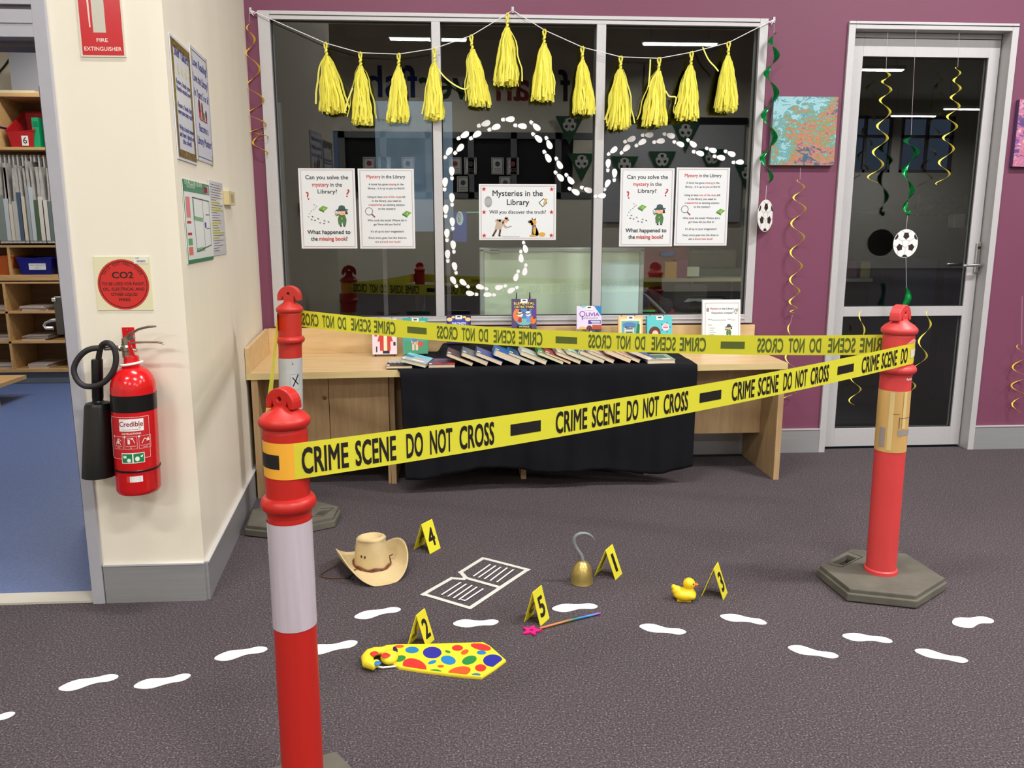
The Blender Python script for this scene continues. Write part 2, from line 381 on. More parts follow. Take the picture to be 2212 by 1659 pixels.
# rear glazing under the wall lettering: grey frames, dark panes, notices
w = structE('window_2', (0, RY, 1.86)); T = relM(w)
FRG = M('mid_grey_frame', (120, 121, 124), .45); DKP = M('dark_room_beyond', (16, 17, 21), .35)
fb = MB(T); xs_ = [-2.8, -1.9, -.95, .35, 1.3, 2.3]
for x in [-2.8, -2.0, -1.12, -.28, .55, 1.42, 2.22]: fb.box(-x-.06, -x+.06, RY-.06, RY+.02, 1.86, 3.12, FRG)
for z in (1.86, 3.0): fb.box(-2.3, 2.8, RY-.06, RY+.02, z, z+.12, FRG)
fb.build('window_frame', w)
g = MB(T); g.box(-2.3, 2.8, RY-.11, RY-.1, 1.86, 3.12, DKP); g.build('dark_pane', w)
NOT1 = C(215, 215, 212)
for i, (px, z) in enumerate([(-.03, 2.48), (.27, 2.48), (.80, 2.48), (1.10, 2.48), (.12, 2.12), (.95, 2.12), (-1.7, 2.48), (-1.4, 2.48), (-.95, 2.48)]):
    x = px
    t = thing('wall_notice', 'small bordered notice, '+('first second third fourth fifth sixth seventh eighth ninth'.split()[i])+' on the dark rear glazing, mirrored in the window', 'notice', (x, RY+.02, z), math.pi, 'notices on the rear glazing')
    q = MB(); q.box(-.12, .12, 0, .004, -.16, .16, NOT1); q.build('paper', t)
    p = Print(); p.frame(-.105, -.145, .105, .145, .012, C(60, 60, 60)); p.ell(0, .04, .05, .05, C(*[(150, 60, 60), (70, 70, 70), (80, 80, 80)][i % 3])); p.rect(-.07, -.06, .07, -.045, C(110, 110, 110)); p.rect(-.07, -.1, .07, -.085, C(110, 110, 110)); p.build('printing', t)
# big painted words on the rear wall (read mirrored in the window)
wl = structE('trim_1', (0, RY, 3.6)); wl['label'] = 'large painted words on the rear wall'
p = Print(); R_ = lambda s_, x, z, c: p.text(s_, x, z, .82, C(*c), 'c', xs=.9, bold=.03)
R_('f', -2.1+0, 3.72, (40, 34, 44)); R_('an', -1.1, 3.72, (150, 50, 44)); R_('ver', .22, 3.74, (30, 70, 44)); R_('fish', 1.22, 3.76, (24, 44, 120)); R_('.', 1.9, 3.8, (110, 20, 20))
p.b.v = [(x, y, z-3.6) for x, y, z in p.b.v]
lt = p.b.build('wall_lettering', wl); lt.rotation_euler = (0, 0, math.pi); lt.location = (0, .004, 0)
# pull down screen with bunting flags
sc = thing('projector_screen', 'grey projector screen on the rear wall, mirrored in the right window pane', 'screen', (4.3, RY+.06, 1.3), math.pi)
q = MB(); q.box(-1.4, 1.4, -.01, .01, .1, 2.0, M('screen_grey', (190, 194, 196), .7)); q.build('fabric', sc)
q = MB(); q.box(-1.45, 1.45, -.04, .04, 2.0, 2.12, BLACK); q.build('case', sc)
def ballprint(p, cx, cz, r, white, dark, sx=1):
    p.ell(cx, cz, r*sx, r, white, n=28).up()
    pent = lambda x, z, rr, rot: p.poly([(x+rr*sx*math.sin(rot+2*math.pi*i/5), z+rr*math.cos(rot+2*math.pi*i/5)) for i in range(5)], dark)
    D_ = math.radians; pt = lambda q_, a_: (cx+sx*r*q_*math.sin(a_), cz+r*q_*math.cos(a_))
    for k in range(3):
        a = D_(120*k); px_, pz_ = pt(.55, a); rr = .27*r
        V5 = [(px_+sx*rr*math.sin(a+math.pi+D_(72)*i), pz_+rr*math.cos(a+math.pi+D_(72)*i)) for i in range(5)]; p.poly(V5, dark)
        am = a+D_(60); c3 = pt(.33, am)
        p.poly([pt(.80, am-.13), pt(.985, am-.26), pt(.985, am), pt(.985, am+.26), pt(.80, am+.13)], dark)
        for q_ in (pt(.28, a), pt(.28, a+D_(120))): p.line([c3, q_], .018*r, dark)
        p.line([c3, pt(.82, am)], .018*r, dark)
        p.line([V5[2], pt(.97, a+D_(22)*-1)], .018*r, dark); p.line([V5[3], pt(.97, a+D_(22))], .018*r, dark)
        p.line([V5[1], pt(.80, a+D_(60)-.13 if V5[1][0] > px_ else a-D_(60)+.13)], .018*r, dark) if 0 else None
GRN = C(34, 84, 54)
for i, (x, z, ro) in enumerate([(4.05, 2.55, .1), (5.05, 2.6, -.1), (4.5, 3.1, .2), (2.45, 2.5, 0), (2.2, 3.2, .15), (5.8, 2.3, -.2), (3.3, 2.45, .1)]):
    t = thing('bunting_flag', 'dark green triangular football bunting flag, '+('first second third fourth fifth sixth seventh'.split()[i])+' by the rear screen, mirrored in the glass', 'flag', (x, RY+.12, z), math.pi, 'football bunting flags')
    q = MB(); q.prism([(-.28, .22), (0, -.33), (.28, .22)], 0, .004, GRN, plane='xz'); f_ = q.build('fabric', t)
    p = Print(); ballprint(p, 0, .06, .13, C(215, 215, 210), C(25, 30, 28)); p.build('printing', t)
# luminaires of the hall
for li_, (x, y, p_) in enumerate(LAMPS):
    t = thing('linear_ceiling_light', 'suspended white linear ceiling light, '+'first second third fourth fifth sixth seventh eighth ninth tenth eleventh twelfth thirteenth fourteenth'.split()[li_]+' counted from the window wall', 'ceiling light', (x, y, LZ), 0, 'suspended linear ceiling lights')
    q = MB(); q.box(-.66, .66, -.06, .06, 0, .07, WHITE); q.build('housing', t)
    q = MB(); q.box(-.64, .64, -.05, .05, -.02, .001, LAMP); q.build('diffuser', t)
    q = MB(); q.tube([(-.5, 0, .07), (-.5, 0, HC-LZ)], .004, BLACK, 6); q.tube([(.5, 0, .07), (.5, 0, HC-LZ)], .004, BLACK, 6); q.build('suspension_wire', t)
# ---- skirting boards
def skirt(name, p0, p1, nrm, h=.137, t=.012):
    d = Vector((p1[0]-p0[0], p1[1]-p0[1], 0)); b = MB(); n = Vector((*nrm, 0)).normalized()*t
    A, B = Vector((*p0, 0)), Vector((*p1, 0)); up = Vector((0, 0, h))
    b.hexa([A+n, B+n, B, A], [A+n+up, B+n+up, B+up, A+up], SKIRT)
    n2 = n*1.35; u2 = Vector((0, 0, h+.006))
    b.hexa([A+n2+up, B+n2+up, B+up, A+up], [A+n2+u2, B+n2+u2, B+u2, A+u2], M('skirting_cap', (224, 224, 226), .3, metal=.4))
    return b.build(name, kind='structure')
skirt('baseboard_back', (-1.0, 0), (DX0-.012, 0), (0, -1)); skirt('baseboard_back', (DX1+.012, 0), (6.5, 0), (0, -1))
skirt('baseboard_left', KN, (-1.06, -.05), (.996, .093)); skirt('baseboard_front', (-1.245, -1.739), (-.902, -1.739), (0, -1), t=.01)
# ---- window in the plum wall
w1 = structE('window_1', (.32, 0, WZ0)); T = relM(w1)
g0, g1 = .813, 2.335
b = MB(T); F0, F1 = -.012, .075
b.box(-1.0, -.94, F0, F1, .765, WZ1+.014, ALU); b.box(1.607, 1.652, F0, F1, .765, WZ1+.014, ALU)
b.box(-.94, 1.607, F0, F1, g1, WZ1+.014, ALU); b.box(-.94, 1.607, F0, F1, .765, g0, ALU)
b.box(-.94, 1.607, F0-.004, F0, 2.355, 2.358, ALUD); b.box(-.94, 1.607, F0-.006, F0, .787, .795, ALU)
b.build('window_frame', w1, bevel=.0015)
for a, c in ((-.123, -.077), (.739, .788)):
    b = MB(T); b.box(a, c, F0, F1, g0, g1, ALU); b.build('mullion', w1, bevel=.0015)
PANES = [(-.94, -.123), (-.077, .739), (.788, 1.607)]
GY = .02
for a, c in PANES:
    b = MB(T); b.box(a, c, GY, GY+.006, g0, g1, GLASS); b.build('glass_pane', w1)
    b = MB(T)
    for q in ((a, a+.006, g0, g1), (c-.006, c, g0, g1), (a, c, g1-.006, g1), (a, c, g0, g0+.005)): b.box(q[0], q[1], GY-.008, GY-.001, q[2], q[3], ALUD)
    b.build('gasket', w1)
# ---- glazed office door
d1 = structE('door_1', (2.56, .05, 0)); T = relM(d1)
b = MB(T)
b.box(2.091, 2.128, -.015, .11, 0, 2.371, ALU); b.box(2.998, 3.034, -.015, .11, 0, 2.371, ALU); b.box(2.128, 2.998, -.015, .11, 2.333, 2.371, ALU)
b.box(2.091, 3.034, -.019, -.015, 2.355, 2.358, ALUD)
b.build('door_frame', d1, bevel=.0015)
Y0, Y1 = .065, .105
b = MB(T)
b.box(2.135, 2.217, Y0, Y1, .012, 2.331, ALU); b.box(2.93, 2.992, Y0, Y1, .012, 2.331, ALU); b.box(2.217, 2.93, Y0, Y1, 2.21, 2.331, ALU); b.box(2.13, 2.99, Y0-.002, Y0, 2.303, 2.306, ALUD)
b.box(2.217, 2.93, Y0, Y1, .788, .844, ALU); b.box(2.217, 2.93, Y0, Y1, .012, .122, ALU)
b.build('door_leaf', d1, bevel=.0015)
for z0, z1 in ((.844, 2.21), (.122, .788)):
    b = MB(T); b.box(2.217, 2.93, .082, .088, z0, z1, GLASS); b.build('glass_pane', d1)
    b = MB(T)
    for q in ((2.217, 2.222, z0, z1), (2.925, 2.93, z0, z1), (2.217, 2.93, z1-.005, z1), (2.217, 2.93, z0, z0+.005)): b.box(q[0], q[1], .074, .081, q[2], q[3], ALUD)
    b.build('gasket', d1)
b = MB(T); b.box(2.968, 2.994, .052, .065, 1.035, 1.21, STEEL)
for z, k in ((1.21, 1), (1.035, -1)): b.lathe([(.013, .052), (.013, .065)], STEEL, 16, (0, 0, 0)) if 0 else None
hp = b.build('door_handle', d1, bevel=.005)
b = MB(T); b.tube([(2.981, .055, 1.082), (2.981, .018, 1.082), (2.965, .012, 1.082), (2.87, .012, 1.08)], .009, STEEL, 10); b.tube([(2.981, .11, 1.085), (2.981, .15, 1.085), (2.965, .155, 1.085), (2.86, .155, 1.083)], .009, STEEL, 10)
b.build('lever', hp, smooth=True).location = (0, 0, 0)
b = MB(T); b.lathe([(.008, 0), (.008, .004)], BLACK, 14, (0, 0, 0)); b.v = [tuple(T @ Vector((2.981+x_, .0515-z_, 1.18+y_))) for x_, y_, z_ in [tuple(T.inverted() @ Vector(v)) for v in b.v]]
b.build('keyhole', hp)
# ---- storeroom doorway at the left
d2 = structE('door_2', (-1.75, -1.7, 0)); T = relM(d2)
b = MB(T)
b.box(-1.289, -1.249, -1.753, -1.60, 0, 1.98, GREYF); b.box(-2.25, -2.21, -1.753, -1.60, 0, 1.98, GREYF)
b.box(-2.21, -1.289, -1.753, -1.60, 1.868, 1.947, GREYF); b.box(-2.21, -1.289, -1.74, -1.6, 1.947, 1.962, GREYD); b.box(-2.21, -1.289, -1.753, -1.60, 1.962, 1.98, GREYF)
b.box(-2.21, -1.289, -1.7545, -1.753, 1.906, 1.909, GREYD)
b.build('door_frame', d2, bevel=.002)
b = MB(T); b.box(-1.313, -1.2892, -1.69, -1.60, 0, 1.868, GREYD); b.box(-2.21, -1.313, -1.69, -1.6, 1.852, 1.868, GREYD); b.build('door_stop', d2)  # shade on the stop is put into this darker grey
b = MB(T); b.box(-2.21, -1.289, -1.74, -1.66, .0, .008, M('threshold_strip', (196, 190, 176), .5)); b.build('threshold', d2)
lx = PY(137, 700, -.95).x
dv = (Vector((lx, -.95, 0))-Vector((-1.30, -1.59, 0))).normalized(); nv = Vector((dv.y, -dv.x, 0))*.04
A = Vector((-1.315, -1.59, .02)); Bv = Vector((lx, -.95, .02)); up = Vector((0, 0, 1.83))
b = MB(T); b.hexa([A, A+nv, Bv+nv, Bv], [A+up, A+nv+up, Bv+nv+up, Bv+up], GREYD); b.build('door_leaf', d2)
P_ = lambda x, y: PY(x, y, -.97)
b = MB(T); a_, c_ = P_(118, 641), P_(133, 722); b.box(a_.x, c_.x+.02, -.985, -.95, c_.z, a_.z, M('satin_lock', (96, 96, 94), .3, metal=.8)); b.box(a_.x-.006, c_.x, -.99, -.96, P_(0, 652).z, P_(0, 644).z, STEEL)
hd = b.build('door_handle', d2, bevel=.003)
b = MB(T); b.tube([P_(*q) for q in ((133, 691), (112, 692), (99, 697), (95, 703), (99, 709), (115, 709))], .006, STEEL, 8); b.build('lever', hd, smooth=True)
# ---- storeroom shell
b = MB(); b.box(X0, -1.2, -1.724, 3.2, -.06, -.002, BLUEF); b.build('floor_storeroom', kind='structure')
b = MB(); b.box(X0, -1.2, 3.0, 3.12, 0, 3.0, CREAM); b.build('wall_storeroom_back', kind='structure')
b = MB(); b.box(-1.2, -1.1, .12, 3.12, 0, 3.0, CREAM); b.build('wall_partition', kind='structure')
b = MB(); b.box(X0, -1.2, -1.6, 3.12, 2.95, 3.0, CEIL); b.build('ceiling_storeroom', kind='structure')
for x, y in ((-3.1, .5), (-2.6, 1.9)):
    t = thing('storeroom_light', 'white batten light on the storeroom ceiling, '+('near the doorway' if y < 1 else 'near the shelves'), 'ceiling light', (x, y, 2.87), 0, 'storeroom ceiling lights')
    q = MB(); q.box(-.62, .62, -.05, .05, .02, .08, WHITE); q.build('housing', t); q = MB(); q.box(-.6, .6, -.04, .04, 0, .021, LAMP); q.build('diffuser', t)
# ---- office behind the glass
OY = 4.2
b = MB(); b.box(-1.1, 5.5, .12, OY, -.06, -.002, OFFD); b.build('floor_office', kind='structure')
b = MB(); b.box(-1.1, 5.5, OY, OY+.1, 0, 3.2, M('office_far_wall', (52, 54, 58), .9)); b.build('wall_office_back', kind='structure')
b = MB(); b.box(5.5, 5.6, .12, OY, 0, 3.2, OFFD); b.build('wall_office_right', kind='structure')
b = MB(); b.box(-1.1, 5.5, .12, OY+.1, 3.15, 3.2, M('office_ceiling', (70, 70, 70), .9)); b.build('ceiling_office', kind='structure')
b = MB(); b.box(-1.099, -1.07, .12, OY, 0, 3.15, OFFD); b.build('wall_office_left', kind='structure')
# ================================================================ desk along the wall
ZD = .618
desk = thing('wall_desk', 'long light maple desk with cupboards and an upstand, under the window', 'desk', (.33, -.3, 0)); T = relM(desk)
fy = lambda x: -.645+(x+1.0)*(.13/2.66)           # front line of the top
b = MB(T); b.prism([(-1.004, -.645), (1.667, -.515), (1.667, -.016), (-1.06, -.016)], ZD-.031, ZD, MAPLE, side=MAPLEE); b.build('desktop', desk, bevel=.0015)
b = MB(T); b.box(-1.03, 1.662, -.035, -.016, ZD, .757, MAPLE); b.build('rear_upstand', desk, bevel=.001)
b = MB(T); b.hexa([(-1.004, -.643, ZD), (-.986, -.643, ZD), (-1.03, -.035, ZD), (-1.048, -.035, ZD)], [(-1.004, -.643, .738), (-.986, -.643, .738), (-1.03, -.035, .757), (-1.048, -.035, .757)], MAPLE); b.build('side_upstand', desk, bevel=.001)
b = MB(T); b.hexa([(-.985, -.638, 0), (-.955, -.638, 0), (-.985, -.03, 0), (-1.015, -.03, 0)], [(-.985, -.638, ZD-.032), (-.955, -.638, ZD-.032), (-.985, -.03, ZD-.032), (-1.015, -.03, ZD-.032)], MAPLEV); b.build('end_panel', desk, bevel=.001)
b = MB(T); b.box(1.627, 1.657, -.512, -.03, 0, ZD-.032, MAPLEV); b.build('end_panel', desk, bevel=.001)
for x, y in ((-.355, -.448), (.315, -.413), (.972, -.375)):
    b = MB(T); b.box(x, x+.027, y, -.05, 0, ZD-.032, MAPLEV); b.build('divider_panel', desk, bevel=.001)
b = MB(T); b.box(-.37, -.357, -.44, -.05, 0, .17, MAPLEV); b.build('foot_panel', desk)
dl = PY(713, 900, -.455).x
for a, c in ((-.97, dl-.0015), (dl+.0015, -.356)):
    b = MB(T); b.box(a, c, -.468, -.45, .172, ZD-.034, MAPLEV); d_ = b.build('cupboard_door', desk, bevel=.001)
    if a < -.9:
        k = PY(701, 859, -.469); q = MB(T)
        q.lathe([(.011, 0), (.011, .003), (.006, .004)], M('brass_lock', (120, 100, 80), .35, metal=.8), 16)
        q.v = [tuple(T @ (Vector((k.x, -.468, k.z))+Vector((v.x, -v.z, v.y)))) for v in [T.inverted() @ Vector(v) for v in q.v]]; q.build('keyhole', d_)
b = MB(T); b.box(-.97, -.356, -.45, -.03, .172, .19, MAPLEV); b.build('cupboard_floor', desk)
b = MB(T); b.box(.999, 1.627, -.285, -.267, .196, ZD-.032, MAPLEV); b.build('modesty_panel', desk, bevel=.001)
b = MB(T); b.box(-.328, .972, -.3, -.282, .19, ZD-.032, MAPLEV); b.build('modesty_panel', desk)
# ---- black cloth with risers below it
CLX0, CLX1 = -.285, 1.187
BKY = -.045
rx0, rx1 = PY(955, 730, -.12).x, PY(1215, 730, -.12).x; r20, r21 = PY(1085, 720, -.12).x, PY(1180, 720, -.12).x
def sst(a, b_, x): t = max(0, min(1, (x-a)/(b_-a))); return t*t*(3-2*t)
def riser(x, y):
    h = .048*sst(rx0-.03, rx0+.01, x)*(1-sst(rx1-.01, rx1+.04, x))
    h2 = .062*sst(r20-.05, r20, x)*(1-sst(r21, r21+.09, x))
    return (h+h2)*sst(-.245, -.205, y)
random.seed(4)
def clothfn(u, v):
    x = CLX0+(CLX1-CLX0)*u
    L1 = abs(fy(x))-.045+.012
    t = v*(L1+.56)
    if t < L1:
        y = BKY-t; z = ZD+.004+riser(x, y)+.0012*math.sin(x*23+y*31)
        if u < .06 and y > -.3: x += .03*(u < .001)
        return (x+(.012*math.sin(t*9) if u < .02 else 0), y, z)
    d = t-L1; a = min(1, d/.03)
    fold = (.007*math.sin(x*13+1)+.006*math.sin(x*31+2)+.004*math.sin(x*57))*min(1, d/.25)
    hem = .095+.02*math.sin(x*4.2+1.0)+.012*math.sin(x*11) - (.012 if x < -.1 else 0)
    z = ZD+.004-(ZD+.004-hem)*min(1, d/.56)
    return (x+.02*(u-.5)*min(1, d/.5)*-.3+(.02*d if u < .01 else 0), fy(x)-.012-.006*a-fold-.02*d*(1-u), z)
b = MB(); b.grid(clothfn, 150, 70, M('black_cloth', (15, 15, 21), .85, bump=.3, bscale=900, spec=.2))
cl = b.build('black_tablecloth', smooth=True, solid=.003, sharp=0); tag(cl, 'black cloth draped over the middle of the maple desk', 'tablecloth')
b = MB()
b.box(rx0, rx1, -.205, -.05, ZD+.001, ZD+.045, BLACK); rb = b.build('display_riser'); tag(rb, 'low box under the black cloth lifting the middle standing books', 'box')
# ================================================================ books
PAGE = M('book_pages', (222, 205, 176), .85, var=.08, vscale=60, stretch=(1, 1, 60))
def bookcover(o, w, h, t, col, spinecol=None, round_=False):
    """closed book, front cover on -y, height along z, spine on the left (-x)"""
    cm = M('cover_%d_%d_%d' % col, col, .3); ct = .0016
    b = MB(); b.box(0, w, -ct, 0, 0, h, cm); b.box(0, w, t, t+ct, 0, h, cm); b.box(-ct, 0, -ct, t+ct, 0, h, M('cover_%d_%d_%d' % (spinecol or col), spinecol or col, .3)); b.build('cover', o)
    b = MB(); b.box(.0005, w-.004, .0001, t-.0001, .003, h-.003, PAGE); b.build('pages', o)
def shelfbook(x, y, z, w, h, t, rz, tilt, label, col, art):
    o = thing('book', label, 'book', (x, y, z), rz, 'books standing on the desk'); o.rotation_euler = (math.radians(-tilt), 0, rz)
    bookcover(o, w, h, t, col)
    p = Print(lambda x_, z_, h_: (x_, -.0016-h_, z_)); art(p, w, h); p.build('cover_print', o)
    q = Print(lambda x_, z_, h_: (x_, -.0016-h_, z_)); 
    b = MB(); b.box(w*.36, w*.64, -.0034, -.0024, h*.945-.012, h*.995, WHITE); b.build('library_sticker', o)
    b = MB(); b.box(w*.43, w*.57, -.0037, -.0034, h*.955-.004, h*.975, C(70, 70, 70)); b.build('sticker_mark', o)
    return o
def easel(x, y, z, w, h, label):
    o = thing('book_easel', label, 'easel', (x, y, z), 0, 'black wire book easels'); b = MB()
    wm = M('black_wire', (12, 12, 12), .35)
    for s in (-1, 1):
        b.tube([(s*w/2, -.045, .022), (s*w/2, -.045, .004), (s*w/2, .012, .006), (s*w*.42, .014, .02), (s*w*.34, .045, h)], .0028, wm, 6)
        b.tube([(s*w*.34, .045, h), (s*w*.3, .085, .004)], .0026, wm, 6)
    b.tube([(-w/2, .012, .006), (w/2, .012, .006)], .0026, wm, 6); b.tube([(-w*.39, .025, h*.5), (w*.39, .025, h*.5)], .0026, wm, 6)
    b.build('wire_frame', o, smooth=True); return o
def art_elemental(p, w, h):
    p.rect(0, 0, w, h, C(84, 70, 110)).up(); p.ell(w*.5, h*.52, w*.44, h*.36, C(74, 128, 196)).up(); p.ell(w*.2, h*.5, w*.16, h*.2, C(226, 128, 80)); p.ell(w*.86, h*.35, w*.12, h*.12, C(236, 120, 50)); p.ell(w*.5, h*.3, w*.3, h*.1, C(120, 190, 180)); p.ell(w*.9, h*.6, w*.1, h*.22, C(96, 60, 140)).up()
    for cx, s_, c1, c2 in ((.33, 1, (236, 230, 214), (190, 56, 40)), (.66, 1.05, (214, 232, 246), (110, 150, 220))):
        p.ell(w*cx, h*.52*s_, w*.11, h*.09, C(*c1)); p.rect(w*(cx-.07), h*.28, w*(cx+.06), h*.47, C(*c2)).up(); p.ell(w*cx, h*.63*s_, w*.055, h*.04, C(92, 54, 38)); p.line([(w*(cx-.16), h*.55), (w*cx, h*.53), (w*(cx+.17), h*.6)], w*.04, C(120, 78, 56))
    Y = C(248, 224, 150); K = C(44, 30, 40)
    p.up().rect(w*.1, h*.7, w*.9, h*.93, K).up(); p.text('ELEMENTAL', w/2, h*.825, h*.12, Y, bold=.03, width=w*.84); p.text('DETECTIVES', w/2, h*.715, h*.11, Y, bold=.03, width=w*.78)
    p.rect(w*.2, h*.03, w*.8, h*.19, K).up(); p.text('PATRICE', w/2, h*.125, h*.07, Y, bold=.03, width=w*.4); p.text('LAWRENCE', w/2, h*.045, h*.07, Y, bold=.03, width=w*.52)
def art_mayhem(p, w, h):
    p.rect(0, 0, w, h, C(52, 30, 92)).up(); p.ell(w*.5, h*.6, w*.42, h*.3, C(60, 72, 170)).up()
    for sx in (.12, .88): p.ell(w*sx, h*.85, w*.12, h*.07, C(236, 206, 130)); p.ell(w*(sx*.6+.2), h*.93, w*.08, h*.04, C(236, 206, 130))
    p.ell(w*.5, h*.88, w*.16, h*.06, C(128, 112, 150)).up(); p.text('MAYHEM', w/2, h*.66, h*.14, C(240, 240, 250), bold=.03, width=w*.56); p.text('AND', w/2, h*.61, h*.04, C(240, 240, 250), bold=.02); p.text('MYSTERY', w/2, h*.46, h*.14, C(240, 240, 250), bold=.03, width=w*.66)
    p.ell(w*.4, h*.3, w*.2, h*.1, C(206, 74, 48)); p.rect(w*.3, h*.1, w*.55, h*.25, C(214, 90, 60)); p.ell(w*.46, h*.22, w*.07, h*.05, C(246, 206, 170))
def art_olivia(p, w, h):
    p.rect(0, 0, w, h, C(226, 214, 240)).up(); p.poly([(w*.7, h), (w, h), (w, h*.7), (w*.85, h*.85)], C(36, 130, 186)); p.poly([(w*.12, h), (w*.4, h), (w*.25, h*.94)], C(120, 200, 220))
    p.rect(0, 0, w, h*.34, C(42, 104, 110)); p.ell(w*.22, h*.3, w*.2, h*.12, C(226, 180, 110)); p.ell(w*.2, h*.14, w*.18, h*.12, C(96, 160, 80)); p.rect(w*.62, h*.3, w, h*.46, C(186, 80, 56)).up()
    p.ell(w*.5, h*.36, w*.12, h*.09, C(104, 52, 44)); p.ell(w*.48, h*.33, w*.08, h*.06, C(240, 190, 150)); p.ell(w*.42, h*.2, w*.09, h*.06, C(246, 240, 236)); p.ell(w*.82, h*.22, w*.12, h*.1, C(28, 60, 70)); p.poly([(w*.54, h*.32), (w*.8, h*.1), (w*.52, h*.12)], C(206, 228, 220))
    V = C(112, 50, 140); p.text('LIVIA', w*.64, h*.71, h*.15, V, bold=.03, width=w*.55); p.ring(w*.22, h*.775, w*.09, w*.12, V); p.line([(w*.22, h*.72), (w*.22, h*.6)], w*.03, V); p.text('INVESTIGATES', w*.52, h*.635, h*.06, V, width=w*.66)
    p.rect(w*.46, h*.49, w*.97, h*.6, C(84, 60, 150)).up(); p.rect(w*.56, h*.55, w*.94, h*.575, C(250, 250, 250)); p.rect(w*.6, h*.505, w*.94, h*.53, C(250, 250, 250))
def art_orange(p, w, h):
    p.rect(0, 0, w, h, C(236, 196, 140)).up(); p.rect(w*.08, h*.06, w*.92, h*.93, C(244, 230, 190)).up(); p.rect(w*.12, h*.1, w*.86, h*.86, C(104, 176, 178)).up(); p.ell(w*.45, h*.74, w*.28, h*.09, C(84, 130, 190)); p.rect(w*.24, h*.38, w*.64, h*.72, C(206, 214, 206)).up(); p.rect(w*.3, h*.52, w*.58, h*.56, C(60, 90, 80)); p.rect(w*.3, h*.62, w*.58, h*.66, C(80, 130, 160))
    p.poly([(w*.7, h*.4), (w*.78, h*.8), (w*.88, h*.76), (w*.86, h*.4)], C(40, 120, 70)); p.up().poly([(w*.2, h*.24), (w*.28, h*.17), (w*.82, h*.46), (w*.76, h*.52)], C(204, 52, 46)); p.ell(w*.25, h*.3, w*.12, h*.08, C(90, 130, 80))
def art_aqua(p, w, h):
    p.rect(0, 0, w, h, C(96, 200, 204)).up(); p.ell(w*.3, h*.52, w*.24, h*.18, C(104, 54, 44)).up(); p.ell(w*.32, h*.48, w*.13, h*.11, C(246, 206, 180)); p.rect(w*.12, h*.1, w*.52, h*.36, C(60, 66, 160)).up(); p.rect(w*.29, h*.1, w*.34, h*.36, C(90, 150, 200))
    p.star(w*.74, h*.68, w*.24, C(54, 110, 160), .3).up(); p.ell(w*.74, h*.68, w*.15, h*.11, C(240, 214, 222)).up(); p.text('THE', w*.74, h*.72, h*.05, C(206, 90, 130), bold=.02); p.rect(w*.64, h*.66, w*.84, h*.69, C(206, 90, 130))
    for k in range(6): p.rect(w*.6, h*(.42-.05*k), w*.95, h*(.425-.05*k), C(54, 130, 150))
def art_white(p, w, h):
    p.rect(0, 0, w, h, C(232, 218, 232)).up(); p.ell(w*.1, h*.98, w*.2, h*.04, C(206, 214, 96)); p.rect(w*.3, h*.1, w*.74, h*.62, C(206, 66, 56)).up(); p.rect(w*.46, h*.1, w*.6, h*.62, C(246, 232, 206)).up(); p.ell(w*.52, h*.72, w*.15, h*.1, C(246, 206, 176)); p.poly([(w*.2, h*.36), (w*.3, h*.6), (w*.4, h*.36)], C(206, 66, 56)); p.poly([(w*.6, h*.36), (w*.74, h*.6), (w*.84, h*.36)], C(206, 66, 56))
    p.rect(w*.42, h*.02, w*.7, h*.1, C(30, 34, 60)); p.rect(w*.08, h*.5, w*.2, h*.6, C(204, 70, 66)); p.rect(w*.82, h*.5, w*.95, h*.6, C(110, 120, 190)); p.rect(w*.86, h*.24, w*.95, h*.34, C(40, 40, 46)); p.rect(w*.14, h*.06, w*.19, h*.22, C(40, 40, 46))
def art_teal(p, w, h):
    p.rect(0, 0, w, h, C(64, 166, 166)).up(); p.rect(w*.04, 0, w, h*.36, C(76, 156, 120)).up(); p.text('Saved Zanka', w*.52, h*.73, h*.12, C(240, 246, 244), bold=.01, width=w*.86, rot=.06); p.rect(w*.1, h*.9, w*.32, h*.915, C(220, 236, 232)); p.rect(w*.68, h*.9, w*.9, h*.915, C(220, 236, 232))
    p.ell(w*.46, h*.36, w*.14, h*.1, C(236, 204, 180)); p.rect(w*.36, h*.1, w*.45, h*.34, C(236, 204, 180)); p.rect(w*.5, h*.1, w*.6, h*.34, C(236, 204, 180)); p.ell(w*.7, h*.28, w*.12, h*.08, C(206, 90, 70)); p.ell(w*.46, h*.45, w*.18, h*.12, C(90, 160, 210))
def stand(px0, px1, py0, base, h, t, label, col, art, tilt=8, lab=None, Y=-.135, rz=0):
    a = PY(px0, py0+20, Y); c = PY(px1, py0+20, Y); w = c.x-a.x
    easel((a.x+c.x)/2, Y+.012, base, w*.8, min(h*1.04, .2) if px0 != 1105.5 else .215, lab)
    return shelfbook(a.x, Y-.035, base+.012, w, h, t, rz, tilt, label, col, art)
D0 = ZD+.004
stand(805, 857, 687, D0-.003, .19, .012, 'pale lilac book with a red figure, leftmost standing on the desk', (226, 214, 226), art_white, lab='black easel behind the pale lilac book')
stand(871, 924, 684, D0, .19, .012, 'teal green book standing right of the pale lilac book', (60, 150, 150), art_teal, lab='black easel behind the teal green book', Y=-.15)
stand(965, 1017, 662, D0+.05, .15, .028, 'dark purple mystery book standing on the black riser', (60, 36, 100), art_mayhem, lab='black easel behind the dark purple book', Y=-.12)
stand(1105.5, 1158, 637.5, D0+.11, .175, .016, 'colourful detective book with gold title, highest on the desk', (90, 70, 110), art_elemental, lab='tall black easel behind the highest book', Y=-.115)
stand(1245.5, 1298, 659, D0+.055, .19, .012, 'white and purple mystery book with a magnifier title letter', (230, 226, 240), art_olivia, lab='black easel behind the white and purple book', Y=-.12)
stand(1335, 1387, 677, D0, .19, .012, 'orange bordered book with a red pencil picture standing on the desk', (236, 196, 140), art_orange, lab='black easel behind the orange bordered book')
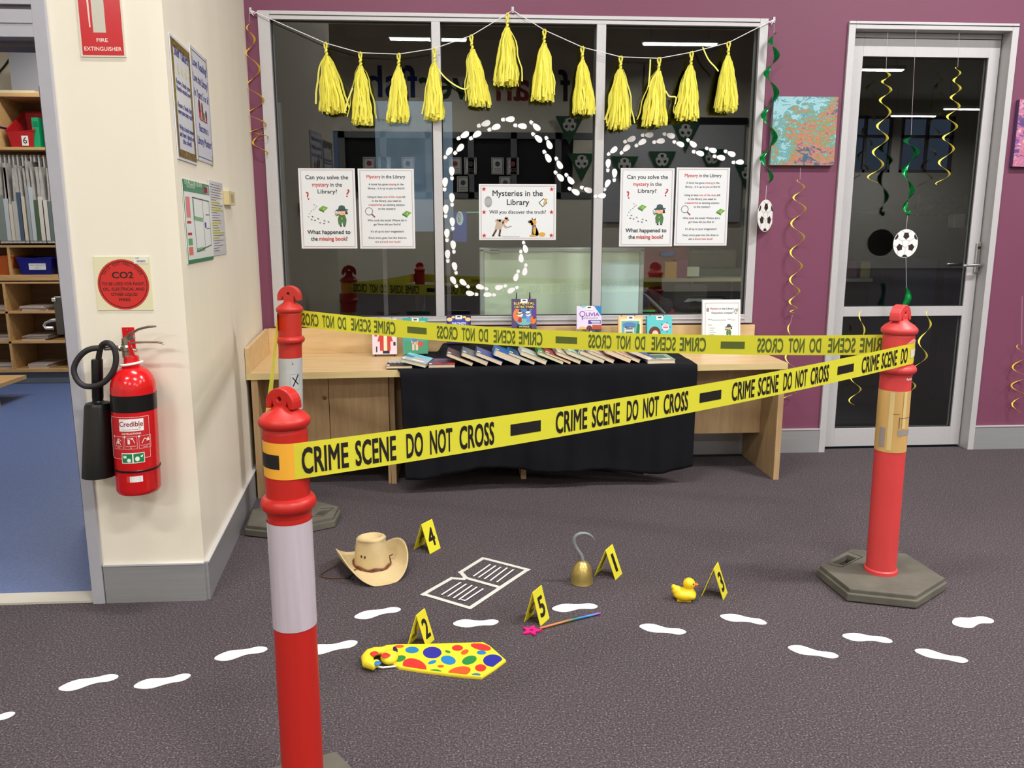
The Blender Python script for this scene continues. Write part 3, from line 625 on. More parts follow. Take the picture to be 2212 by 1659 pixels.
stand(1397, 1450, 676.5, D0, .19, .03, 'turquoise book with a brown haired girl, rightmost standing book', (84, 190, 200), art_aqua, lab='black easel behind the turquoise book')
# ---- leaning row of paperbacks, each resting on its left neighbour
LEAN = [ # right px at base, cover colour, spine colour, thickness, words on what it looks like
 (1020, (70, 62, 52), (60, 54, 48), .019, 'dark brown'), (1052, (88, 100, 112), (110, 116, 120), .018, 'grey blue'), (1083, (52, 72, 150), (90, 96, 110), .017, 'silver and blue'),
 (1121, (34, 104, 176), (40, 130, 200), .026, 'bright blue thick'), (1154, (24, 76, 112), (30, 140, 196), .013, 'dark sea blue'), (1179, (196, 204, 190), (228, 230, 226), .027, 'thick white spined'),
 (1216, (84, 150, 84), (58, 124, 60), .014, 'green'), (1232, (156, 34, 36), (150, 34, 38), .017, 'deep red'), (1253, (196, 186, 160), (150, 150, 144), .014, 'beige'),
 (1279, (150, 196, 178), (196, 214, 196), .017, 'mint green'), (1304, (52, 56, 88), (70, 74, 104), .022, 'navy'), (1325, (206, 190, 180), (226, 214, 200), .018, 'cream'),
 (1361, (176, 96, 66), (206, 150, 120), .020, 'orange brown'), (1381, (216, 168, 148), (226, 186, 170), .014, 'salmon pink'), (1413, (52, 74, 160), (206, 214, 210), .018, 'royal blue')]
TIL = math.radians(22.5)
prevx = None
for k, (px, cc, sc_, th, nm) in enumerate(LEAN):
    yf = None
    q = PY(px, 790, -.56); y0 = fy(q.x)+.045; xr = PY(px, 790, y0).x
    w = .135 if nm != 'beige' else .128; dp = .19
    th2 = th if prevx is None else min(th*1.25, (xr-prevx)*math.sin(TIL)*.97); prevx = xr
    o = thing('paperback', nm+' paperback leaning in the row along the front edge of the cloth', 'book', (xr, y0, D0+.0025), 0, 'paperbacks leaning in a row')
    cm = M('pcover_%d_%d_%d' % cc, cc, .35, var=.35, vscale=22); sm = M('pspine_%d_%d_%d' % sc_, sc_, .35)
    Tb = Matrix.Rotation(TIL, 4, 'Y'); ct = .0012
    b = MB(Tb); b.box(-w, 0, 0, dp, th2-ct, th2, cm); b.box(-w, 0, 0, dp, 0, ct, cm); b.box(-w-.001, -w, 0, dp, 0, th2, sm); b.build('cover', o)
    b = MB(Tb)
    b.box(-w+.0005, -.002, .002, dp-.003, ct, th2-ct, PAGE); b.build('pages', o)
    b = MB(Tb); b.box(-w-.0016, -w-.001, .006, .03, .001, th2-.001, WHITE); b.box(-w-.001, -w+.016, .006, .03, th2, th2+.0006, WHITE); b.build('spine_label', o)
def flatbook(px0, px1, py, label, cc, art, th=.014, rz=0, tilt=0, dz=0, dp=.185, dy=0):
    q = PY(px0, py, -.56); y0 = fy(q.x)+.03+dy; a = PY(px0, py, y0); c = PY(px1, py, y0); w = c.x-a.x
    o = thing('paperback', label, 'book', (a.x, y0, D0+.0015+dz), 0, 'books lying on the desk'); o.rotation_euler = (0, math.radians(tilt), math.radians(rz))
    cm = M('pcover_%d_%d_%d' % cc, cc, .35); b = MB(); b.box(0, w, 0, dp, th-.0012, th, cm); b.box(0, w, 0, dp, 0, .0012, cm); b.box(-.001, 0, 0, dp, 0, th, cm); b.build('cover', o)
    b = MB(); b.box(.0005, w-.002, .002, dp-.003, .0012, th-.0012, PAGE); b.build('pages', o)
    p = Print(lambda x_, z_, h_: (x_, z_, th+h_)); art(p, w, dp); p.up(); p.rect(.002, .004, .016, .03, WHITE); p.build('cover_print', o)
flatbook(834, 891, 798, 'grey book titled with big white letters, lying flat at the left end of the cloth', (96, 88, 88),
         lambda p, w, h: (p.rect(0, 0, w, h, C(70, 54, 58)), p.up(), p.rect(0, h*.6, w, h, C(190, 190, 178)), p.up(), p.text('WOLF', w*.5, h*.42, h*.24, C(244, 244, 240), bold=.04, width=w*.95), p.rect(w*.8, h*.85, w*.9, h*.9, C(30, 30, 30))))
flatbook(866, 921, 797, 'sky blue book resting on top of the flat grey book', (150, 200, 206),
         lambda p, w, h: (p.rect(0, 0, w, h, C(166, 180, 190)), p.up(), p.rect(0, h*.6, w, h, C(130, 200, 220)), p.poly([(0, h*.4), (0, h*.75), (w*.4, h*.62), (w*.3, h*.4)], C(50, 134, 120)), p.ell(w*.55, h*.42, w*.16, h*.05, C(210, 190, 90)), p.ell(w*.6, h*.2, w*.3, h*.08, C(226, 220, 214)), p.up(), p.text('Sparrow', w*.55, h*.78, h*.13, C(60, 90, 150)), p.text('Lane', w*.55, h*.66, h*.1, C(60, 90, 150))), th=.018, rz=-9, tilt=13, dz=.033, dy=-.0)
flatbook(926, 983, 796, 'purple and red book lying flat beside the leaning row', (110, 60, 76),
         lambda p, w, h: (p.rect(0, 0, w, h, C(104, 84, 104)), p.up(), p.poly([(w*.2, 0), (w, 0), (w, h*.5), (w*.3, h*.3)], C(176, 50, 56)), p.up(), p.ell(w*.6, h*.2, w*.14, h*.12, C(60, 60, 80)), p.rect(w*.2, h*.7, w*.9, h*.78, C(150, 120, 170))), th=.017)
flatbook(1400, 1459, 781, 'white spined book lying flat at the right end of the row', (196, 200, 206),
         lambda p, w, h: (p.rect(0, 0, w, h, C(150, 160, 150)), p.up(), p.rect(w*.1, h*.3, w*.8, h*.8, C(90, 110, 90)), p.rect(w*.55, .004, w*.85, .03, C(236, 226, 180))), th=.02)
# ================================================================ paper signs on the window glass
BK = C(52, 54, 56); RD = C(190, 44, 42); PAPER = M('laminated_paper', (226, 230, 233), .3, var=.01, vscale=6); PB = C(150, 70, 66)
def sheet(name, label, cat, x, z, w, h, Y=GY-.002, group=None, rz=0, loc=None, mat=None, t=.0015):
    o = thing(name, label, cat, loc or (x, Y, z), rz, group)
    b = MB(); b.box(0, w, -t/2, t/2, 0, h, mat or PAPER); b.build('paper', o)
    p = Print(lambda a, c, hh: (a, -t/2-hh, c)); return o, p
def magnifier(p, x, z, r, rim, handle, ang=-.8):
    p.ring(x, z, r*.82, r, rim); dx, dz = math.cos(ang), math.sin(ang); p.line([(x+dx*r, z+dz*r), (x+dx*r*2.1, z+dz*r*2.1)], r*.34, handle)
def greenbook(p, x, z, s):
    p.poly([(x-s, z), (x-.1*s, z+.65*s), (x+s, z+.2*s), (x+.1*s, z-.55*s)], C(112, 166, 70)); p.poly([(x-s, z), (x+.1*s, z-.55*s), (x+.1*s, z-.85*s), (x-s, z-.3*s)], C(60, 110, 44)); p.poly([(x+.1*s, z-.55*s), (x+s, z+.2*s), (x+s, z-.05*s), (x+.1*s, z-.85*s)], C(232, 232, 226)); p.up(); p.text('?', x, z-.22*s, .7*s, C(240, 246, 230), rot=-.4, bold=.02)
def girl(p, x, z, s):
    """little detective in a green trench coat, looking through a magnifier"""
    G1, G2, SK = C(78, 120, 74), C(62, 86, 88), C(238, 184, 146)
    p.poly([(x+.18*s, z+.62*s), (x+.5*s, z+.6*s), (x+.56*s, z+.3*s), (x+.3*s, z+.3*s)], C(56, 34, 46)).up()
    p.poly([(x-.42*s, z-.15*s), (x-.26*s, z+.28*s), (x+.26*s, z+.28*s), (x+.42*s, z-.2*s), (x+.34*s, z-.7*s), (x+.08*s, z-.76*s), (x, z-.4*s), (x-.1*s, z-.74*s), (x-.36*s, z-.66*s)], G1)
    p.poly([(x-.26*s, z+.22*s), (x-.56*s, z+.1*s), (x-.5*s, z+.3*s), (x-.22*s, z+.36*s)], G1); p.rect(x-.24*s, z-.86*s, x-.06*s, z-.72*s, C(40, 34, 34)); p.rect(x+.1*s, z-.86*s, x+.28*s, z-.74*s, C(40, 34, 34)).up()
    p.ell(x, z+.5*s, .34*s, .27*s, SK); p.ell(x-.58*s, z+.28*s, .08*s, .08*s, SK); p.line([(x-.26*s, z-.12*s), (x+.3*s, z-.14*s)], .05*s, C(60, 90, 56)).up()
    p.ell(x-.02*s, z-.12*s, .07*s, .06*s, C(216, 190, 80)); p.ell(x+.12*s, z+.4*s, .06*s, .04*s, C(226, 120, 100)); p.ell(x-.06*s, z+.52*s, .02*s, .03*s, C(50, 30, 30)); p.line([(x-.1*s, z+.28*s), (x+.02*s, z+.1*s), (x+.16*s, z+.28*s)], .03*s, C(60, 96, 56))
    p.ell(x+.02*s, z+.7*s, .6*s, .11*s, G2, rot=.04).up(); p.poly([(x-.36*s, z+.72*s), (x-.26*s, z+1.08*s), (x, z+1.16*s), (x+.26*s, z+1.08*s), (x+.38*s, z+.72*s)], G2).up(); p.line([(x-.36*s, z+.76*s), (x+.37*s, z+.76*s)], .07*s, C(46, 66, 68))
    magnifier(p, x-.52*s, z+.5*s, .15*s, C(60, 76, 110), C(120, 70, 50), -1.9)
def poster_can(label, x, z):
    o, p = sheet('window_poster', label, 'poster', x, z, .297, .42); w, h = .297, .42
    p.frame(.012, .010, w-.012, h-.010, .0012, PB); p.frame(.009, .007, w-.009, h-.007, .0006, PB)
    f = lambda v: h*(1-v)
    p.text('Can you solve the', w*.5, f(.135), .0295, BK, bold=.034, width=w*.76)
    p.multi([('mystery', RD), ('in the', BK)], w*.5, f(.225), .0295, .93, .034); p.text('Library?', w*.5, f(.31), .0295, BK, bold=.034, width=w*.345)
    p.text('?', w*.17, f(.385), .058, C(176, 44, 46), rot=.25, bold=.03); p.text('?', w*.85, f(.355), .058, C(176, 44, 46), rot=-.2, bold=.03)
    greenbook(p, w*.42, f(.50), .025); girl(p, w*.745, f(.61), .056)
    for k, (u, v, r) in enumerate([(.17, .56, .5), (.2, .53, 2), (.24, .51, .3), (.27, .49, .9), (.3, .47, .4), (.26, .45, 2.4), (.15, .6, 2.6), (.22, .6, 2.6), (.2, .635, 2.8), (.32, .625, 2.7), (.26, .645, 0), (.43, .65, 2.7), (.5, .665, 2.7), (.35, .675, 2.9), (.42, .685, 2.9)]): p.ell(w*u, f(v), .0055 if k > 6 else .0035, .0028 if k > 6 else .0018, C(110, 112, 112), rot=r, n=10)
    p.text('What happened to', w*.5, f(.815), .0295, BK, bold=.034, width=w*.77); p.multi([('the', BK), ('missing book', RD), ('?', BK)], w*.5, f(.90), .0295, .93, .034)
    p.build('printing', o); return o
def poster_mys(label, x, z):
    o, p = sheet('window_poster', label, 'poster', x, z, .297, .42); w, h = .297, .42; f = lambda v: h*(1-v)
    p.frame(.012, .010, w-.012, h-.010, .0012, PB); p.frame(.009, .007, w-.009, h-.007, .0006, PB)
    p.multi([('Mystery', RD), ('in the Library', BK)], w*.5, f(.12), .0255, .9, .034)
    S = .0148
    for v, parts in [(.205, [('A book has gone', BK), ('missing', RD), ('in the', BK)]), (.255, [('library... it is up to you to find it!', BK)]), (.36, [('Using at least', BK), ('one of the clues', RD), ('left', BK)]), (.41, [('in the library, you need to', BK)]),
                     (.46, [('create/write', RD), ('an exciting solution', BK)]), (.51, [('to the mystery!', BK)]), (.655, [('Who took the book? Where did it', BK)]), (.705, [('go? How did you find it?', BK)]), (.795, [("It's all up to your imagination!", BK)]), (.875, [('Every entry goes into the draw to', BK)]), (.925, [('win a', BK), ('brand new book!', RD)])]:
        p.multi(parts, w*.5, f(v), S, 1.0, .04)
    magnifier(p, w*.18, f(.53), .021, C(120, 120, 120), C(140, 70, 54)); greenbook(p, w*.86, f(.56), .025)
    p.build('printing', o); return o
poster_can('portrait sign asking to solve the mystery, in the left window pane', -.839, 1.183); poster_mys('portrait sign of mystery instructions, right sheet of the pair in the left window pane', -.527, 1.182)
poster_can('portrait sign asking to solve the mystery, in the right window pane', .888, 1.191); poster_mys('portrait sign of mystery instructions, right sheet of the pair in the right window pane', 1.196, 1.195)
for o_ in [o for o in COL.objects if o.name.startswith('window_poster')]:
    for c_ in o_.children: pass
o, p = sheet('window_poster', 'landscape Mysteries in the Library sign with red stars, in the middle window pane', 'poster', .117, 1.227, .42, .297); w, h = .42, .297; f = lambda v: h*(1-v)
p.frame(.012, .010, w-.012, h-.010, .0012, PB); p.frame(.009, .007, w-.009, h-.007, .0006, PB)
for u in (.065, .94):
    for v in (.09, .5, .92): p.star(w*u, f(v), .0135, C(196, 36, 40))
p.text('Mysteries in the', w*.5, f(.21), .043, BK, bold=.034, width=w*.65); p.text('Library', w*.505, f(.37), .043, BK, bold=.034, width=w*.29); p.text('Will you discover the truth?', w*.5, f(.525), .026, BK, bold=.034, width=w*.735)
p.ell(w*.12, f(.315), .0205, .03, C(150, 152, 152)).up()
for k in range(4): p.ring(w*.12, f(.315), .004+.004*k, .0052+.004*k, C(214, 214, 214))
p.poly([(w*.77, f(.33)), (w*.835, f(.245)), (w*.885, f(.33)), (w*.825, f(.41))], C(90, 92, 94)).up(); p.poly([(w*.785, f(.33)), (w*.835, f(.265)), (w*.87, f(.33)), (w*.825, f(.39))], C(240, 240, 238)).up(); p.line([(w*.835, f(.36)), (w*.875, f(.26))], .012, C(206, 170, 90))
TN, SK, BR = C(190, 172, 152), C(222, 160, 130), C(92, 50, 46)
p.poly([(w*.2, f(.8)), (w*.225, f(.68)), (w*.27, f(.62)), (w*.33, f(.64)), (w*.31, f(.72)), (w*.29, f(.81))], TN); p.line([(w*.28, f(.66)), (w*.235, f(.63)), (w*.215, f(.67))], .012, TN); p.line([(w*.31, f(.67)), (w*.33, f(.76)), (w*.37, f(.775))], .011, TN); p.line([(w*.375, f(.775)), (w*.42, f(.745))], .004, C(110, 112, 120)); p.ell(w*.345, f(.655), .0105, .011, SK); p.up(); p.ell(w*.36, f(.625), .014, .005, C(150, 130, 110), rot=-.5); p.ell(w*.355, f(.605), .009, .007, C(150, 130, 110))
p.line([(w*.225, f(.81)), (w*.18, f(.92))], .010, BR); p.line([(w*.275, f(.81)), (w*.26, f(.92))], .010, BR); p.ell(w*.18, f(.925), .007, .003, C(40, 34, 34)); p.ell(w*.265, f(.925), .007, .003, C(40, 34, 34))
for k in range(9): p.ell(w*(.31+.026*k), f(.935+.008*(k % 2)), .004, .0015, C(110, 110, 110), n=8)
DG = C(214, 166, 70); p.ell(w*.735, f(.86), .017, .022, DG); p.poly([(w*.68, f(.93)), (w*.69, f(.74)), (w*.73, f(.72)), (w*.78, f(.9)), (w*.76, f(.93))], C(108, 98, 104)); p.up(); p.ell(w*.72, f(.83), .008, .022, DG); p.ell(w*.7, f(.68), .019, .017, DG); p.ell(w*.665, f(.67), .013, .008, C(96, 80, 78)); p.ell(w*.69, f(.71), .007, .008, C(206, 90, 80))
p.poly([(w*.685, f(.64)), (w*.685, f(.595)), (w*.705, f(.625))], C(80, 70, 70)); p.poly([(w*.71, f(.63)), (w*.74, f(.6)), (w*.73, f(.65))], C(80, 70, 70)); p.ell(w*.82, f(.9), .018, .012, DG); p.ell(w*.7, f(.925), .02, .005, DG)
p.build('printing', o)
# notepad on the desk
o = thing('paper_stack', 'white detective notepad sheet propped at the right end of the desk', 'notepad', (PY(1517, 700, -.13).x, -.145, ZD+.002)); o.rotation_euler = (math.radians(-7), 0, 0)
w, h = .215, .288; b = MB(); b.box(.002, w-.002, -.003, .004, 0, h-.003, PAPER); b.build('paper', o)
b = MB(); b.box(0, w, .005, .008, 0, h, M('clear_acrylic', (238, 240, 240), .15)); b.box(0, w, -.03, .005, 0, .003, M('clear_acrylic', (238, 240, 240), .15)); b.box(0, w, .008, .07, 0, .003, M('clear_acrylic', (238, 240, 240), .15)); b.build('sign_holder', o)
p = Print(lambda a, c, hh: (a, -.003-hh, c)); f = lambda v: h*(1-v)
p.frame(.016, .01, w-.012, f(.065), .0014, PB); p.multi([('Mystery', RD), ('in the Library', BK)], w*.51, f(.19), .0155, .95, .034); p.text("Detective's notepad", w*.51, f(.27), .0155, BK, bold=.034, width=w*.54)
p.ell(w*.14, f(.195), .008, .012, C(140, 142, 142)); p.poly([(w*.81, f(.24)), (w*.86, f(.17)), (w*.93, f(.2)), (w*.88, f(.28))], C(90, 90, 92)); p.up(); p.poly([(w*.825, f(.24)), (w*.865, f(.19)), (w*.915, f(.205)), (w*.88, f(.26))], C(240, 240, 240)); p.line([(w*.87, f(.23)), (w*.92, f(.165))], .006, C(206, 170, 90))
p.text('Name:', w*.15, f(.385), .009, BK, 'l'); p.rect(w*.25, f(.39), w*.62, f(.385), BK); p.text('Date:', w*.66, f(.385), .009, BK, 'l'); p.rect(w*.75, f(.39), w*.86, f(.385), BK); p.text('Clues:', w*.15, f(.49), .009, BK, 'l')
for k, s_ in enumerate(('\u2022 character', '\u2022 setting', '\u2022 plot/action', '\u2022 problem', '\u2022 solution')): p.text(s_, w*.17, f(.545+.042*k), .008, BK, 'l')
girl(p, w*.69, f(.6), .034); p.text('The mystery of the missing book has been', w*.15, f(.785), .0095, BK, 'l', width=w*.68); p.text('solved! This is what happened...', w*.15, f(.825), .0095, BK, 'l', width=w*.5); p.build('printing', o)
# ================================================================ shoe print stickers on the glass
def zz(l, ox, oy, s): return [((ox+a/s, oy+b_/s), (ox+c/s, oy+d/s)) for a, b_, c, d in l]
ORD = 'first second third fourth fifth sixth seventh eighth ninth tenth eleventh twelfth thirteenth fourteenth fifteenth sixteenth seventeenth'.split()
A1 = zz([(615, 388, 793, 325), (755, 440, 928, 378), (935, 300, 1118, 285), (1097, 370, 1278, 395), (348, 560, 508, 465), (512, 560, 672, 462), (308, 760, 435, 625), (178, 820, 285, 670)], 930, 210, 6.144)
A2 = zz([(1315, 315, 1455, 435), (1340, 470, 1475, 595), (1525, 515, 1605, 685), (1495, 700, 1590, 862), (1655, 790, 1745, 950), (1640, 978, 1760, 1112), (1785, 1010, 1900, 1150), (1822, 1200, 1975, 1290), (1982, 1190, 2148, 1250)], 930, 210, 6.144)
A3 = zz([(287, 1105, 275, 920), (185, 1255, 203, 1070), (288, 1455, 278, 1272), (200, 1608, 210, 1428)], 930, 210, 6.144)+zz([(458, 918, 440, 755), (382, 1065, 385, 898), (472, 1212, 450, 1045), (392, 1328, 390, 1162), (502, 1475, 462, 1318)], 900, 340, 5.821)
A4 = zz([(512, 1640, 432, 1500), (665, 1640, 545, 1535)], 900, 340, 5.821)+zz([(1600, 145, 1445, 105), (1475, 212, 1318, 185), (1695, 215, 1540, 215), (1835, 97, 1683, 130), (1980, 112, 1843, 185)], 780, 600, 5.821)
A5 = zz([(1285, 1410, 1235, 1555), (1378, 1332, 1348, 1485), (1308, 1160, 1320, 1320), (1338, 1048, 1378, 1200)], 900, 340, 5.821)
A6 = zz([(0, 495, 155, 478), (140, 425, 215, 280), (272, 312, 275, 142), (190, 188, 203, 20)], 1280, 340, 5.821)
A7 = zz([(45, 1325, 130, 1255), (155, 1315, 240, 1240), (183, 1215, 287, 1170), (280, 1250, 378, 1195), (332, 1155, 440, 1147), (430, 1215, 538, 1200), (518, 1140, 625, 1165), (603, 1205, 702, 1245)], 1300, 0, 3.95)
A8 = zz([(722, 1185, 808, 1250), (768, 1290, 872, 1320), (880, 1262, 980, 1290), (945, 1330, 1052, 1355), (1040, 1285, 1140, 1325), (1107, 1385, 1212, 1385)], 1300, 0, 3.95)
STK = M('white_vinyl_sticker', (246, 246, 248), .4)
def shoe_pts(L, side):
    sole = []; n = 22
    for i in range(n):
        a = 2*math.pi*i/n; x = math.cos(a); y = math.sin(a)
        sole.append((L*(.655+.345*x), L*(.2+.02*x)*y*(1+.12*x)+side*L*.02*(1-x*x)))
    heel = [(L*.0, 0), (L*.02, .08*L), (L*.1, .125*L), (L*.2, .13*L), (L*.275, .125*L), (L*.275, -.125*L), (L*.2, -.13*L), (L*.1, -.125*L), (L*.02, -.08*L)]
    sole = [(max(p[0], L*.325), p[1]) for p in sole]
    return sole, heel
for nm, lst in (('on the arch of the middle pane', A1), ('descending right of the arch', A2), ('up the middle pane left edge', A3), ('along the middle pane bottom', A4), ('right below the landscape sign', A5), ('beside the right pane posters', A6), ('on the right pane arch', A7), ('ending at the right window edge', A8)):
    for k, (hl, toe) in enumerate(lst):
        a, c = PY(*hl, GY-.001), PY(*toe, GY-.001); d = c-a; L = math.hypot(d.x, d.z); ang = math.atan2(d.z, d.x)
        mul = any(m0-.02 < (a.x+c.x)/2 < m1+.02 for m0, m1 in ((-.123, -.077), (.739, .788)))
        Y = (F0-.0015) if mul else GY-.001
        o = thing('shoe_print_sticker', 'white shoe print sticker, '+ORD[k]+' of those '+nm, 'sticker', (a.x, Y, a.z), 0, 'shoe print stickers '+nm); so, he = shoe_pts(L, 1 if k % 2 else -1)
        R_ = lambda P: [(x*math.cos(ang)-y*math.sin(ang), x*math.sin(ang)+y*math.cos(ang)) for x, y in P]
        b = MB(); b.prism(R_(so), -.0006, .0006, STK, plane='xz'); b.prism(R_(he), -.0006, .0006, STK, plane='xz')
        b.build('sticker', o)
# ================================================================ bollards
RUB = M('grey_recycled_rubber', (94, 91, 81), .85, var=.16, vscale=14, bump=.5, bscale=90)
def bollard(label, x, y, red, R_, z, th_rot, hexpts, band, lean=(0, 0), slot=None, slots=None, S=1.0):
    """z = (ring centre, collar centre, top)"""
    o = thing('traffic_bollard', label, 'bollard', (x, y, 0), 0, 'red T-top bollards with rubber bases')
    bt = .048
    b = MB(); inner = [(px*.93, py*.93) for px, py in hexpts]
    b.prism(hexpts, .004, bt-.012, RUB, holes=slots or []); 
    b2 = MB(); b2.prism(hexpts, .004, bt-.012, RUB, holes=slots or [])
    n = len(hexpts)
    b = MB(); b.prism(hexpts, .003, .032, RUB, holes=slots or [])
    b.prism([(px*.955, py*.955) for px, py in hexpts], .0, bt, RUB, holes=slots or [])
    base = b.build('rubber_base', o, bevel=.004)
    if slots:
        q = MB(); sl = slots[0]; cx = sum(p_[0] for p_ in sl)/4; cy = sum(p_[1] for p_ in sl)/4
        ex = [(cx+(p_[0]-cx)*1.5, cy+(p_[1]-cy)*1.5) for p_ in sl]
        for k in range(3): a, c = ex[k], ex[(k+1) % 4]; d = Vector((c[0]-a[0], c[1]-a[1])).normalized(); nn = Vector((-d.y, d.x))*.0015; q.prism([(a[0]-nn.x, a[1]-nn.y), (c[0]-nn.x, c[1]-nn.y), (c[0]+nn.x, c[1]+nn.y), (a[0]+nn.x, a[1]+nn.y)], bt-.001, bt+.0006, M('moulded_groove', (30, 30, 28), .9))
        q.build('moulded_rim', base)
    zr, zc, zt = z; Tl = Matrix(((1, 0, lean[0], 0), (0, 1, lean[1], 0), (0, 0, 1, 0), (0, 0, 0, 1)))
    CO = R_*1.16; k = R_/.052
    b = MB(Tl)
    b.lathe([(R_*1.12, bt-.004), (R_*1.1, bt+.012), (R_, bt+.016), (R_, zr-.03), (R_*1.0, zc-.02)], red, 40, close=False); b.build('post', o, smooth=True)
    b = MB(Tl); b.lathe([(R_, zr-.026), (R_*1.03, zr-.022), (R_*1.03, zr-.016)]+[(R_*1.02+.0125*k*math.cos(a), zr+.014*math.sin(a)) for a in [-1.3+.26*i for i in range(11)]]+[(R_, zr+.016)], red, 40, close=False); b.build('lower_ring', o, smooth=True, sharp=60)
    tw = zt-zc
    b = MB(Tl); b.lathe([(R_, zc-.022)]+[(CO-.012*k+.012*k*math.cos(a), zc+.014*k*math.sin(a)) for a in [-1.4+.28*i for i in range(10)]]+[(CO*.82, zc+.018*k), (CO*.5, zc+.03*k), (CO*.34, zc+.040*k), (0.001, zc+.040*k)], red, 40, close=False); b.build('collar', o, smooth=True, sharp=60)
    q = tw/.09   # T-shaped head
    cap = .043*q; cz = zt-cap
    out = [(-.019*q, zc+.03*k), (-.019*q, cz-.008*q), (-.022*q, cz+.006*q), (-.029*q, cz-.012*q), (-cap, cz-.012*q)]
    out += [(cap*math.cos(a), cz+cap*math.sin(a)) for a in [math.pi-i*math.pi/16 for i in range(17)]]
    out += [(cap, cz-.012*q), (.029*q, cz-.012*q), (.022*q, cz+.006*q), (.019*q, cz-.008*q), (.019*q, zc+.03*k)]
    hole = [(.006*q*math.cos(a), cz+.014*q+.006*q*math.sin(a)) for a in [2*math.pi*i/12 for i in range(12)]]
    b = MB(Matrix.Translation((lean[0]*zt, lean[1]*zt, 0)) @ Matrix.Rotation(th_rot, 4, 'Z')); b.prism(out, -.019*q, .019*q, red, holes=[hole], plane='xz'); b.build('hook_head', o, bevel=.003)
    z0, z1, bm = band
    b = MB(Tl); rr = R_+.0012
    b.lathe([(rr, z0), (rr, z1)], bm, 40, close=False); bo = b.build('reflective_band', o, smooth=True)
    return o, bo, Tl
RED1 = M('red_plastic_near', (190, 34, 26), .42, bump=.05, bscale=200); RED2 = M('red_plastic_back', (192, 46, 38), .45, var=.03, vscale=8); RED3 = M('faded_red_plastic', (212, 66, 66), .45, var=.03, vscale=8)
BANDW = M('white_reflective_sheet', (206, 196, 206), .22, var=.05, vscale=9, stretch=(12, 12, .6), metal=.15)
BANDG = M('worn_grey_band', (190, 194, 194), .5, var=.08, vscale=14)
BANDT = M('peeling_tan_band', (206, 166, 100), .45, var=.12, vscale=7, stretch=(2, 2, .6))
hexR = [(-.211, .067), (-.011, .219), (.19, .158), (.208, -.08), (.017, -.218), (-.195, -.145)]
XR, YRb = 1.545, -1.765
sl = [PZ(1652+a/3.95, 1000+c/3.95, .048) for a, c in ((580, 848), (665, 868), (785, 810), (705, 780))]
slR = [[(p_.x-XR, p_.y-YRb) for p_ in sl]]
oR, bR, TR_ = bollard('faded red bollard with a tan taped band, beside the glazed door', XR, YRb, RED3, .052, (.806, .942, 1.031), .62, hexR, (.512, .733, BANDT), lean=(-.012, 0), slots=slR)
def patch(o, T, R_, a0, a1, z0, z1, mat, name='tape_patch', off=.0024, zz_=0):
    b = MB(T); n = 8; V = []; F = []
    for i in range(n+1): a = a0+(a1-a0)*i/n; j = zz_*math.sin(i*2.1); V += [((R_+off)*math.sin(a), -(R_+off)*math.cos(a), z0+j), ((R_+off)*math.sin(a), -(R_+off)*math.cos(a), z1+j)]
    for i in range(n): F.append([2*i, 2*i+2, 2*i+3, 2*i+1])
    b.add(V, F, mat); return b.build(name, o, smooth=True)
patch(oR, TR_, .052, -.15, 1.0, .575, .595, M('grey_exposed_patch', (150, 142, 138), .6), zz_=.001)
patch(oR, TR_, .052, -1.3, -.9, .53, .6, M('grey_exposed_patch', (150, 142, 138), .6), zz_=.002)
patch(oR, TR_, .052, -.75, -.45, .52, .73, M('pale_tape_stain', (214, 190, 130), .5)); patch(oR, TR_, .052, .12, .36, .6, .733, M('pale_tape_stain', (214, 190, 130), .5))
for a0, a1, z0, z1 in ((-.1, .95, .638, .6395), (-.1, -.06, .6, .642), (-.5, -.1, .652, .6535)): patch(oR, TR_, .052, a0, a1, z0, z1, M('tape_crack', (90, 74, 54), .8), name='tape_crack', off=.003)
patch(oR, TR_, .052, .2, .8, .772, .779, M('pale_scuff', (222, 196, 190), .7), name='scuff', off=.0008, zz_=.002)
hexB = [(.21, .03), (.205, -.11), (-.02, -.24), (-.165, -.19), (-.19, .02), (.03, .17)]
XB, YB = -.757, -.948
sl = [PZ(500+a/7.9, 1040+c/7.9, .048) for a, c in ((1630, 655), (1745, 655), (1785, 490), (1710, 490))]
oB, bB, TB_ = bollard('red bollard with a worn grey band, in the left corner by the desk', XB, YB, RED2, .0495, (.819, .949, 1.05), -.12, hexB, (.513, .742, BANDG), lean=(.035, 0), slots=[[(.105, -.08), (.145, -.074), (.165, -.006), (.127, -.012)]])
q = Print(lambda x, z, h: ((.0515+h)*math.sin(x/.0515)+.035*z, -(.0515+h)*math.cos(x/.0515), z))
q.line([(.018, .66), (.030, .645), (.044, .628)], .004, BLACK); q.line([(.044, .672), (.034, .65), (.020, .622)], .005, BLACK); q.frame(.008, .605, .05, .675, .0008, C(150, 152, 152), 4)
q.poly([(.014, .735), (.02, .727), (.02, .722), (.024, .717), (.015, .716), (.019, .722), (.019, .727)], RED2); q.build('band_marking', bB)
hexF = [(.04, .213), (-.14, .15), (-.2, -.03), (-.1, -.2), (.1, -.2), (.18, .02)][::-1]
hexF = [(p_[0], p_[1]) for p_ in hexF]
oF, bF, TF_ = bollard('bright red bollard with a white reflective sleeve, nearest the camera', -.348, -2.905, RED1, .0435, (.752, .919, .987), -.42, hexF, (.488, .716, BANDW), lean=(.002, 0), slots=None)
